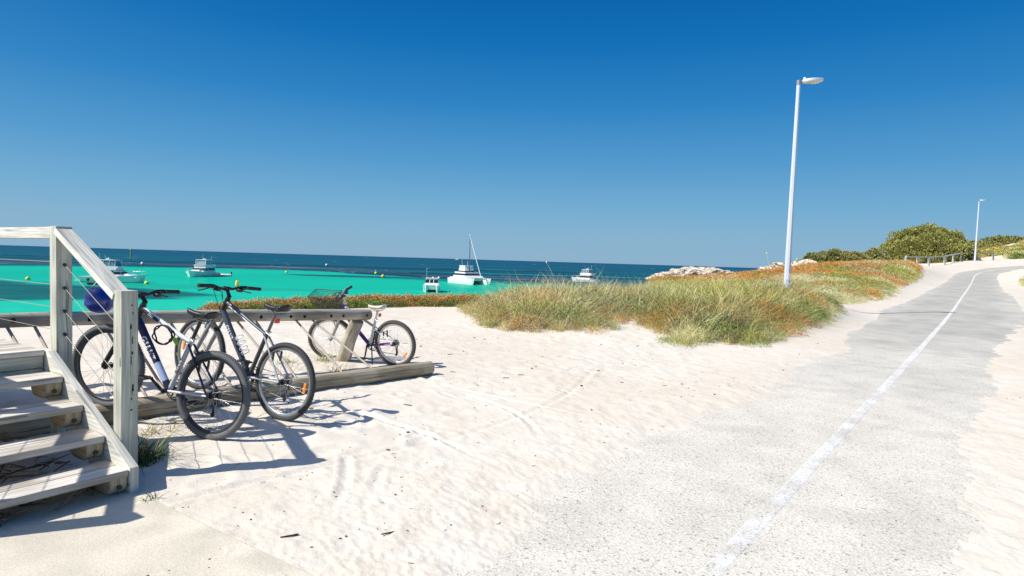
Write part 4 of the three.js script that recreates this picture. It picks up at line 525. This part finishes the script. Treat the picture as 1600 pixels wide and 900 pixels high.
{ // heath running back over the rise to the rocks and the bushes
  const r = rng(781), L = []; let tries = 0; while (tries++ < 26000) {
    const d = 20 + 52 * Math.pow(r(), 0.8), u = 0.05 + r() * 0.75, x = u * d; if (!inPoly(x, d, land)) continue; const e = edgeDist(x, d, land); if (e < 0.4 && r() < 0.4) continue;
    const bare = fbm(x * 0.13, d * 0.13, 3, 791); if (d > 38 && x > 20 && x < 33 && d < 58 && Math.abs(bare - 0.5) < 0.045) continue; if (u > 0.49 && u < 0.63 && d > 37.5 && d < 49 && fbm(x * 0.35, d * 0.35, 3, 799) < 0.55) continue;
    const q = fbm(x * 0.16, d * 0.16, 4, 795), p = fbm(x * 0.5, d * 0.5, 3, 797); let c = q > 0.47 ? C.rust : q > 0.41 ? C.tan : C.olive; if (d < 30) c = mix3(c, mix3(C.grey, C.straw, p), sm(30, 24, d) * 0.85); if (d < 38 && toRoad(x, d) < 9 && p > 0.42) c = mix3(C.grey, C.straw, sm(0.45, 0.6, p)); if (p < 0.34) c = mix3(C.green, C.olive, 0.6); if (p > 0.66) c = C.straw; if (d > 48 && x < 26 && r() < 0.65) c = C.rust;
    L.push({ x, y: H(x, -d) - 0.03, z: -d, turn: r() * 6.28, s: mix(0.8, 1.5, sm(24, 55, d)) * (0.7 + 0.6 * r()) * (0.6 + 0.4 * sm(0, 1.2, e)), sy: 0.85, c: jit(c, r, 0.22) }); }
  sow('heath', 'low rust coloured heath with pale grass covering the rise behind the near lamp', 'heath', [bushlet(31, 120, 0.36, 0.38, 0.014), tuft(32, 44, 0.46, 0.34, 0.009, 0.45), bushlet(33, 110, 0.44, 0.32, 0.016)], L);
}
{ // scattered plants on the sandhill beyond the fence and on the verge across the road
  const r = rng(801), L = []; let tries = 0; while (tries++ < 14000) { const d = 78 + r() * 46, u = 0.58 + r() * 0.42, x = u * d; if (toRoad(x, d) < 7 || (d < 90 && u < 0.82)) continue; const q = fbm(x * 0.11, d * 0.085, 4, 805); if (q < 0.47) continue; const p = fbm(x * 0.3, d * 0.3, 3, 809); const c = p > 0.55 ? C.rust : p > 0.45 ? C.olive : p > 0.38 ? C.straw : C.green; L.push({ x, y: H(x, -d) - 0.05, z: -d, turn: r() * 6.28, s: (1.4 + 1.3 * r()) * sm(0.46, 0.56, q), c: jit(c, r, 0.25) }); }
  for (let k = 0; k < 260; k++) { const x = 39.6 + (r() - 0.5) * 6, d = 46 + (r() - 0.5) * 5; if (toRoad(x, d) < 3.2) continue; L.push({ x, y: H(x, -d) - 0.05, z: -d, turn: r() * 6.28, s: 0.6 + 0.6 * r(), c: jit(r() < 0.5 ? C.olive : C.straw, r) }); }
  sow('sandhill_scrub', 'patchy green and rust scrub on the white sandhill past the fence', 'scrub', [bushlet(41, 120, 0.40, 0.42, 0.022), bushlet(42, 100, 0.5, 0.34, 0.024)], L);
}
// small plants one can pick out on the sand
function plant(label, x, d, geos, cols, group) { const t = thing('grass_tuft', label, 'plant', [x, H(x, -d) - 0.015, -d], 0, group); geos.forEach((g, i) => { const m = new THREE.MeshStandardMaterial({ roughness: 0.85, side: THREE.DoubleSide }); m.color.setRGB(...cols[i]); part(i ? 'dry_stalks' : 'blades', g, m, t); }); return t; }
plant('dark green grass tuft sprouting beside the foot of the newel post', -2.50, 4.14, [tuft(51, 190, 0.24, 0.30, 0.004, 0.75), tuft(52, 14, 0.34, 0.20, 0.003, 0.3)], [[0.07, 0.11, 0.03], [0.42, 0.36, 0.10]]);
plant('dry yellow twiggy weed on the sand between newel post and log', -2.78, 4.80, [tuft(53, 26, 0.22, 0.34, 0.003, 0.6), tuft(54, 40, 0.12, 0.40, 0.003, 0.8)], [[0.40, 0.36, 0.07], [0.20, 0.15, 0.06]]);
plant('pale green tuft growing at the foot of the rack post', -2.52, 8.2, [tuft(55, 70, 0.2, 0.26, 0.004, 0.6)], [[0.34, 0.36, 0.16]]);
plant('small grey green tuft on the sand between the rack post and the bicycle wheels', -2.92, 7.9, [tuft(56, 60, 0.17, 0.28, 0.004, 0.7)], [[0.36, 0.38, 0.20]]);
plant('tuft of grass at the foot of the concrete pad edge by the stringer', -2.07, 3.50, [tuft(57, 24, 0.09, 0.1, 0.003, 0.5)], [[0.13, 0.17, 0.05]]);
plant('wiry tuft behind the log between two rack rods', -2.1, 7.35, [tuft(58, 50, 0.2, 0.24, 0.003, 0.5), tuft(59, 20, 0.28, 0.3, 0.003, 0.3)], [[0.25, 0.27, 0.10], [0.4, 0.33, 0.18]]);
{ // leaves, twigs and bits of weed lying about on the sand
  const r = rng(821), L = []; for (let k = 0; k < 2300; k++) { const cl = r() < 0.5, x = cl ? -3 + r() * 6 : -5 + r() * 14, d = 2.3 + Math.pow(r(), 1.3) * 11; if (toRoad(x, d) < 1.2 && r() < 0.9) continue; if (x < -2.3 && d < 3.4) continue; if (fbm(x * 0.8, d * 0.8, 3, 825) < 0.42 && r() < 0.75) continue; const big = r() < 0.06; L.push({ x, y: H(x, -d) + 0.003, z: -d, turn: r() * 6.28, tx: (r() - 0.5) * 0.3, s: (big ? 2.2 : 0.8) * (0.4 + 0.7 * r()), c: jit(r() < 0.4 ? [0.05, 0.045, 0.04] : [0.20, 0.14, 0.09], r, 0.4) }); }
  sow('beach_litter', 'bits of dark twig and dry weed scattered over the sand', 'litter', [mergeGeometries([stripUV2(tube([-0.02, 0, 0], [0.02, 0.003, 0.004], 0.0025, 0.0015, 5).toNonIndexed())]), stripUV2(new THREE.IcosahedronGeometry(0.008, 0).scale(1.4, 0.6, 1)), stripUV2(new THREE.IcosahedronGeometry(0.006, 0).scale(1, 0.5, 2))], L);
  const T = []; for (let k = 0; k < 520; k++) { const A = -1.3 + r() * 1.25, S = 0.06 + r() * 1.5, x = ST.x + 0.558 * A - 0.83 * S, d = -(ST.z - 0.83 * A - 0.558 * S); T.push({ x, y: H(x, -d) + 0.01 + r() * 0.05 + 0.02, z: -d, turn: r() * 6.28, tx: (r() - 0.5) * 0.9, s: 0.9 + 2.2 * r(), c: jit([0.26, 0.19, 0.13], r, 0.5) }); }
  sow('twig_litter', 'brown dead twigs heaped on the ground beneath the stair treads', 'litter', [stripUV2(tube([-0.03, 0, 0], [0.03, 0.006, 0.008], 0.0022, 0.0014, 5).toNonIndexed())], T);
}
// ---------------------------------------------------------------- bushes on the hill
function bush(label, x, d, rx, h, rz, n, leaf, seed, tone, group, y0) {
  const r = rng(seed), gy = (y0 ?? H(x, -d)) - 0.2, t = thing('coastal_bush', label, 'bush', [x, gy, -d], 0, group), pos = [], col = [], lobes = [], nl = Math.round(40 + rx * 14);
  for (let k = 0; k < nl; k++) { const a = r() * 6.2832, el = Math.asin(Math.pow(r(), 0.8)), q = 0.80 + 0.12 * (r() - 0.5); lobes.push([Math.cos(a) * Math.cos(el) * rx * q, Math.sin(el) * h * q * 0.86 + h * 0.06, Math.sin(a) * Math.cos(el) * rz * q, h * (0.12 + 0.09 * r()) * (0.7 + 0.3 * rx / h)]); }
  for (let k = 0; k < n; k++) {
    const [cx, cy, cz, cr] = lobes[k % nl], dir = V(r() * 2 - 1, r() * 1.7 - 0.55, r() * 2 - 1).normalize(), q = cr * (0.55 + 0.5 * Math.sqrt(r())), px = cx + dir.x * q, py = Math.max(0.05, cy + dir.y * q), pz = cz + dir.z * q, l = leaf * (0.7 + r()), up = dir.clone().multiplyScalar(0.7).add(V(r() - 0.5, r() * 0.9, r() - 0.5)).normalize(), s = V(r() - 0.5, r() - 0.5, r() - 0.5).cross(up).normalize().multiplyScalar(l * 0.32);
    const c = jit(r() < 0.28 ? tone[1] : tone[0], r, 0.3); const A = [px, py, pz], B = [px + up.x * l * 0.5 + s.x, py + up.y * l * 0.5 + s.y, pz + up.z * l * 0.5 + s.z], D = [px + up.x * l * 0.5 - s.x, py + up.y * l * 0.5 - s.y, pz + up.z * l * 0.5 - s.z], E = [px + up.x * l, py + up.y * l, pz + up.z * l]; pos.push(...A, ...B, ...E, ...A, ...E, ...D); for (let i = 0; i < 6; i++) col.push(...c);
  }
  const g = new THREE.BufferGeometry(); g.setAttribute('position', new THREE.Float32BufferAttribute(pos, 3)); g.setAttribute('color', new THREE.Float32BufferAttribute(col, 3)); g.computeVertexNormals(); part('crown', g, new THREE.MeshStandardMaterial({ vertexColors: true, roughness: 0.8, side: THREE.DoubleSide }), t);
  const limbs = [tube([0, -0.3, 0], [0.1, h * 0.4, 0], 0.05 * h, 0.035 * h, 8)]; for (let k = 0; k < 9; k++) { const L = lobes[Math.floor(r() * nl)]; limbs.push(tube([0.08, h * (0.12 + 0.2 * r()), 0], [L[0] * 0.85, L[1] * 0.9, L[2] * 0.85], 0.028 * h, 0.01 * h, 6)); } part('trunk', limbs, mat(0.16, 0.13, 0.10, 0.95), t); return t;
}
const toneA = [[0.25, 0.26, 0.06], [0.37, 0.34, 0.10]], toneB = [[0.26, 0.26, 0.085], [0.37, 0.33, 0.12]], toneC = [[0.21, 0.225, 0.06], [0.30, 0.275, 0.085]];
bush('large dome shaped dark green bush behind the post and rail fence', 55.6, 82, 6.3, 5.4, 4.8, 62000, 0.16, 901, toneA, 'bushes on the hill', 3.0);
bush('rounded bright green bush against the fence side of the large dome bush', 61.2, 83.5, 2.3, 2.7, 2.3, 16000, 0.16, 903, [[0.27, 0.31, 0.06], [0.38, 0.37, 0.10]], 'bushes on the hill', 3.3);
bush('small rounded bush at the seaward foot of the large dome bush', 47.4, 80, 1.9, 2.2, 1.8, 9500, 0.16, 905, toneB, 'bushes on the hill', 2.6);
bush('low spreading olive bush midway along the hedge above the heath', 42.6, 77, 2.6, 1.7, 2.0, 11000, 0.15, 907, toneB, 'bushes on the hill', 2.5);
bush('fullest low bush of the hedge above the white sand patch', 39.6, 75.5, 2.4, 2.05, 2.0, 11000, 0.15, 909, toneC, 'bushes on the hill', 2.25);
bush('dense low bush at the rocky end of the hedge', 37.2, 75, 1.7, 1.75, 1.6, 8000, 0.15, 911, toneC, 'bushes on the hill', 2.1);
bush('dark little bush crouching beside the limestone crag', 34.9, 73.5, 1.1, 1.0, 1.0, 1500, 0.2, 913, toneC, 'bushes on the hill', 1.75);
for (const [x, d, rx, h, s, y, l] of [[87, 114, 5, 1.7, 921, null, 'long dark green bush on the crest of the sandhill behind the far lamp'], [93, 115, 5.5, 1.5, 923, null, 'flat dark bush on the sandhill crest furthest from the far lamp'], [80.5, 106, 4, 1.8, 925, null, 'tall dark scrub bush between the large dome bush and the far lamp']]) bush(l, x, d, rx, h, 3, 6000, 0.28, s, toneC, 'bushes on the hill', y);

// ---------------------------------------------------------------- boats (local x to the bow, y up from the waterline, z to starboard)
const gel = new THREE.MeshPhysicalMaterial({ roughness: 0.3, clearcoat: 0.4 }); gel.color.setRGB(0.80, 0.80, 0.79); const gelCool = new THREE.MeshPhysicalMaterial({ roughness: 0.3, clearcoat: 0.4 }); gelCool.color.setRGB(0.70, 0.74, 0.75);
const tinted = mat(0.02, 0.028, 0.035, 0.12), trim = mat(0.05, 0.06, 0.10, 0.4), foul = mat(0.02, 0.16, 0.10, 0.6), railM = mat(0.7, 0.71, 0.72, 0.3, 0.8), dinghyM = mat(0.04, 0.04, 0.045, 0.6);
function hullGeo(L, B, s0, s1, zc = 0, keel = -0.35) { // stern square, bow raked and flared
  const N = 18, pos = [], idx = []; for (let i = 0; i <= N; i++) { const t = i / N, b = B / 2 * (t < 0.45 ? mix(0.92, 1, t / 0.45) : Math.sqrt(Math.max(0, 1 - Math.pow((t - 0.45) / 0.55, 2.3)))), sh = mix(s0, s1, Math.pow(t, 1.8)), x = -L / 2 + L * t, rake = Math.pow(t, 6) * L * 0.07; for (const [w, y] of [[0, keel], [0.55, keel * 0.7], [0.82, 0.12], [0.93, sh * 0.55], [1.0, sh], [0.90, sh + 0.02]]) for (const sg of [1]) pos.push(x - rake * (1 - Math.max(0, (y - keel) / (sh - keel))), y, zc + b * w * sg); for (const [w, y] of [[0.90, sh + 0.02], [1.0, sh], [0.93, sh * 0.55], [0.82, 0.12], [0.55, keel * 0.7]]) pos.push(x - rake * (1 - Math.max(0, (y - keel) / (sh - keel))), y, zc - b * w); }
  const M = 11; for (let i = 0; i < N; i++) for (let j = 0; j < M; j++) { const a = i * M + j, b = i * M + (j + 1) % M, c = a + M, d = b + M; idx.push(a, c, b, b, c, d); } for (let j = 1; j < M - 1; j++) idx.push(0, j, j + 1);
  const g = new THREE.BufferGeometry(); g.setAttribute('position', new THREE.Float32BufferAttribute(pos, 3)); g.setIndex(idx); const q = g.toNonIndexed(); q.computeVertexNormals(); return q;
}
function frus(a0, a1, b0, b1, y0, y1, w0, w1) { const P = [[a0, y0, -w0], [a1, y0, -w0], [a1, y0, w0], [a0, y0, w0], [b0, y1, -w1], [b1, y1, -w1], [b1, y1, w1], [b0, y1, w1]], F = [[0, 1, 2, 3], [4, 7, 6, 5], [0, 4, 5, 1], [1, 5, 6, 2], [2, 6, 7, 3], [3, 7, 4, 0]], pos = []; for (const [a, b, c, d] of F) pos.push(...P[a], ...P[b], ...P[c], ...P[a], ...P[c], ...P[d]); const g = new THREE.BufferGeometry(); g.setAttribute('position', new THREE.Float32BufferAttribute(pos, 3)); g.computeVertexNormals(); return g; }
const band = (f, t0, t1, e) => { const [a0, a1, b0, b1, y0, y1, w0, w1] = f, l = (a, b, t) => mix(a, b, t); return frus(l(a0, b0, t0) - e, l(a1, b1, t0) + e, l(a0, b0, t1) - e, l(a1, b1, t1) + e, l(y0, y1, t0), l(y0, y1, t1), l(w0, w1, t0) + e, l(w0, w1, t1) + e); };
const seaAt = (x, d) => [x, SEA, -d];
function railing(parent, L, s1, B) { const gs = [], top = []; for (let i = 0; i <= 8; i++) { const t = i / 8, x = L * (0.05 + 0.44 * t), z = B / 2 * Math.sqrt(Math.max(0.004, 1 - Math.pow(Math.max(0, (x + L / 2) / L - 0.45) / 0.55, 2.3))) * 0.9; top.push([x, s1 + 0.55, z]); if (i % 2 === 0) { gs.push(tube([x, s1 - 0.25, z], [x, s1 + 0.55, z], 0.03, 0.03, 5), tube([x, s1 - 0.25, -z], [x, s1 + 0.55, -z], 0.03, 0.03, 5)); } } gs.push(wire(top, 0.03, 16, 5), wire(top.map(([x, y, z]) => [x, y, -z]), 0.03, 16, 5)); part('bow_rail', gs, railM, parent); }
function cruiser(label, x, d, turn, L, B, o = {}) {
  const t = thing('motor_cruiser', label, 'boat', seaAt(x, d), turn, 'boats moored in the bay'); part('hull', hullGeo(L, B, 0.95, 1.45), gel, t); 
  const cab = [-L * 0.30, L * 0.24, -L * 0.28, L * 0.06, 0.95, 2.25, B * 0.40, B * 0.33], cb = part('cabin', frus(...cab), gel, t); part('window', band(cab, 0.38, 0.84, 0.02), tinted, cb);
  part('foredeck', frus(L * 0.0, L * 0.40, L * 0.0, L * 0.22, 0.98, 1.62, B * 0.36, B * 0.22), gel, t);
  const fly = [-L * 0.34, L * 0.06, -L * 0.34, L * 0.10, 2.25, 2.85, B * 0.36, B * 0.34]; part('flybridge', frus(...fly), gel, t);
  const cl = [-L * 0.24, L * 0.05, -L * 0.22, L * 0.00, 2.85, 3.85, B * 0.30, B * 0.28]; const cp = part('clears', frus(...cl), mat(0.16, 0.25, 0.30, 0.15), t); for (const fx of [-0.24, -0.15, -0.05, 0.045]) for (const z of [-1, 1]) part('roof_post', tube([fx * L, 2.85, z * B * 0.305], [fx * L * 0.93, 3.9, z * B * 0.285], 0.05, 0.05, 6), gel, cp);
  part('roof', bx(L * 0.28, 0.12, B * 0.62, [-L * 0.115, 3.92, 0], 0.04), gel, t); part('radar', [bx(0.5, 0.16, 0.5, [-L * 0.12, 4.12, 0], 0.05), tube([-L * 0.12, 4.1, 0], [-L * 0.10, 4.38, 0.3], 0.05, 0.05, 6)], gel, t);
  part('aerial', [tube([-L * 0.2, 3.95, B * 0.25], [-L * 0.22, 5.3, B * 0.25], 0.03, 0.02, 5), tube([-L * 0.2, 3.95, -B * 0.25], [-L * 0.22, 4.8, -B * 0.25], 0.03, 0.02, 5)], gel, t);
  railing(t, L, 1.45, B); part('swim_platform', bx(0.9, 0.12, B * 0.8, [-L / 2 - 0.4, 0.25, 0], 0.03), gelCool, t); return t;
}
cruiser('white flybridge cruiser with dark raked cabin windows, seen side on', -70.5, 108, 0.10, 10.4, 3.6); 
cruiser('white flybridge cruiser with tall aerial towing a tender, bow on', -73.6, 144, Math.PI * 1.5 - 0.06, 10.5, 4.1);
cruiser('white boat whose cabin top shows over the dune grass', 22.0, 186, 2.5, 9, 3.6);
{ // small power catamaran, bows towards the beach
  const t = thing('power_catamaran', 'small white twin hulled fishing boat with square windscreen by the scrub strip', 'boat', seaAt(-14.4, 109), Math.PI * 1.5 + 0.12, 'boats moored in the bay'); for (const z of [-0.98, 0.98]) part('hull', hullGeo(6.6, 1.25, 1.0, 1.25, z, -0.2), gelCool, t); part('deck', frus(-3.2, 2.9, -3.2, 3.0, 0.5, 1.28, 1.35, 1.42), gel, t); part('tunnel_skirt', bx(0.1, 0.45, 1.1, [2.0, 0.40, 0], 0.03), foul, t);
  const c = [-1.6, 1.5, -1.5, 0.8, 1.28, 2.35, 1.18, 1.02], cb = part('cabin', frus(...c), gel, t); part('window', band(c, 0.30, 0.82, 0.015), tinted, cb); for (const z of [-0.36, 0.36]) part('window_post', tube([1.40, 1.58, z], [0.95, 2.18, z * 0.9], 0.05, 0.05, 6), gel, cb); part('roof', bx(2.9, 0.10, 2.25, [-0.4, 2.40, 0], 0.04), gel, t); part('light', ball([0.2, 2.55, -0.2], 0.14), gel, t); part('aerial', tube([-0.2, 2.4, 0.9], [-0.3, 4.1, 0.95], 0.025, 0.02, 5), gel, t); for (const z of [-0.9, 0.9]) part('outboard', [bx(0.5, 0.5, 0.4, [-3.5, 1.0, z], 0.1), bx(0.2, 0.9, 0.2, [-3.5, 0.4, z], 0.05)], trim, t);
}
{ // sailing catamaran with flybridge
  const t = thing('sailing_catamaran', 'white catamaran with flybridge and tall bare mast', 'boat', seaAt(-10.2, 147), Math.PI * 1.5 + 0.62, 'boats moored in the bay'); for (const z of [-2.3, 2.3]) part('hull', hullGeo(11.5, 1.5, 1.35, 1.55, z, -0.3), gel, t); part('bridge_deck', frus(-5.2, 2.6, -5.2, 3.0, 0.85, 1.6, 2.6, 2.7), gel, t); const c = [-4.0, 2.2, -3.7, 0.6, 1.6, 2.75, 2.5, 2.1], cb = part('cabin', frus(...c), gel, t); part('window', band(c, 0.42, 0.82, 0.02), tinted, cb); const f = [-3.4, -0.2, -3.2, -0.8, 2.85, 4.3, 1.35, 1.05], fb = part('flybridge', frus(...f), gel, t); part('window', band(f, 0.02, 0.24, 0.02), tinted, fb); part('cockpit_roof', bx(5.0, 0.12, 3.9, [-1.7, 2.82, 0], 0.04), gel, t); part('roof', bx(2.9, 0.12, 2.3, [-2.0, 4.4, 0], 0.04), gel, t);
  part('mast', tube([-0.4, 2.8, 0], [-0.5, 11.6, 0], 0.11, 0.08, 8), mat(0.10, 0.11, 0.13, 0.5), t); part('masthead', ball([-0.5, 11.75, 0], 0.2, 1, 0.9, 1), gel, t); part('forestay', tube([-0.45, 11.4, 0], [5.0, 1.6, 0], 0.09, 0.10, 6), gelCool, t); part('aerial', [tube([-2.6, 4.4, 0.8], [-2.7, 6.0, 0.8], 0.03, 0.03, 5), tube([-2.6, 4.4, -0.8], [-2.7, 5.6, -0.8], 0.03, 0.03, 5)], gel, t); part('crossbeam', tube([4.4, 1.35, -2.3], [4.4, 1.35, 2.3], 0.12, 0.12, 8), railM, t);
}
function tender(label, x, d, turn, m) { const t = thing('tender', label, 'dinghy', seaAt(x, d), turn, 'tenders beside the cruisers'); part('tube', wire([[-1.4, 0.3, -0.62], [0.5, 0.32, -0.62], [1.35, 0.42, -0.3], [1.55, 0.46, 0], [1.35, 0.42, 0.3], [0.5, 0.32, 0.62], [-1.4, 0.3, 0.62]], 0.23, 40, 8), m, t); part('floor', frus(-1.4, 1.2, -1.4, 1.2, 0.05, 0.2, 0.4, 0.5), gelCool, t); part('outboard', [bx(0.36, 0.46, 0.32, [-1.55, 0.85, 0], 0.08), bx(0.14, 0.9, 0.14, [-1.55, 0.3, 0], 0.04)], dinghyM, t); return t; }
tender('black inflatable tender astern of the side on cruiser', -67.4, 99, 0.2, dinghyM); tender('pale tender with black outboard beside the bow on cruiser', -71.2, 150.5, Math.PI + 0.1, gelCool);
function buoy(x, d, r, yel, label) { const t = thing(yel ? 'mooring_buoy' : 'white_buoy', label, 'buoy', seaAt(x, d), 0, yel ? 'yellow mooring buoys' : 'white mooring buoys'); part('float', new THREE.SphereGeometry(r, 16, 12).translate(0, r * 0.45, 0), yel ? mat(0.75, 0.66, 0.03, 0.4) : mat(0.78, 0.78, 0.78, 0.4), t); part('ring', new THREE.TorusGeometry(r * 0.25, r * 0.07, 6, 14).translate(0, r * 1.6, 0), railM, t); }
for (const [x, d, r, l] of [[-85.9, 107.7, 0.36, 'yellow mooring buoy between the dark weed patch and the tall stair post'], [-63.2, 105, 0.36, 'yellow mooring buoy just off the bow of the side on cruiser'], [-71.4, 192, 0.40, 'yellow mooring buoy alone on open turquoise water short of the reef'], [-46.7, 208, 0.5, 'yellow mooring buoy on the seaward side of the small dark patch'], [-37.9, 178, 0.5, 'yellow mooring buoy over the small dark patch']]) buoy(x, d, r, true, l); for (const [x, d, r, l] of [[-148, 243, 0.6, 'white buoy on the reef band just beyond the side on cruiser'], [-104, 340, 0.7, 'white buoy furthest out past the reef band'], [-21.5, 178, 0.4, 'white buoy beside the catamaran']]) buoy(x, d, r, false, l);
{ const t = thing('channel_marker', 'slender yellow pole marker standing in the reef beyond the side on cruiser', 'marker', seaAt(-238, 379)); part('pole', tube([0, -1, 0], [0, 5.6, 0], 0.4, 0.3, 8), mat(0.36, 0.36, 0.08, 0.6), t); part('topmark', new THREE.ConeGeometry(0.8, 1.2, 10).translate(0, 6, 0), mat(0.36, 0.36, 0.08, 0.6), t); }
{ const t = thing('distant_vessel', 'tiny white vessel far out on the horizon', 'ship', seaAt(-238, 2600), 0.1); part('hull', hullGeo(25, 6, 2.6, 4.2), gel, t); part('superstructure', frus(-8, 5, -7, 3, 2.6, 7, 2.6, 2.2), gel, t); part('bridge', frus(-1, 4, -1, 3, 7, 9, 2.2, 2), gel, t); part('mast', tube([-2, 7, 0], [-2, 13, 0], 0.25, 0.2, 6), gel, t); }


renderer.render(scene, camera);
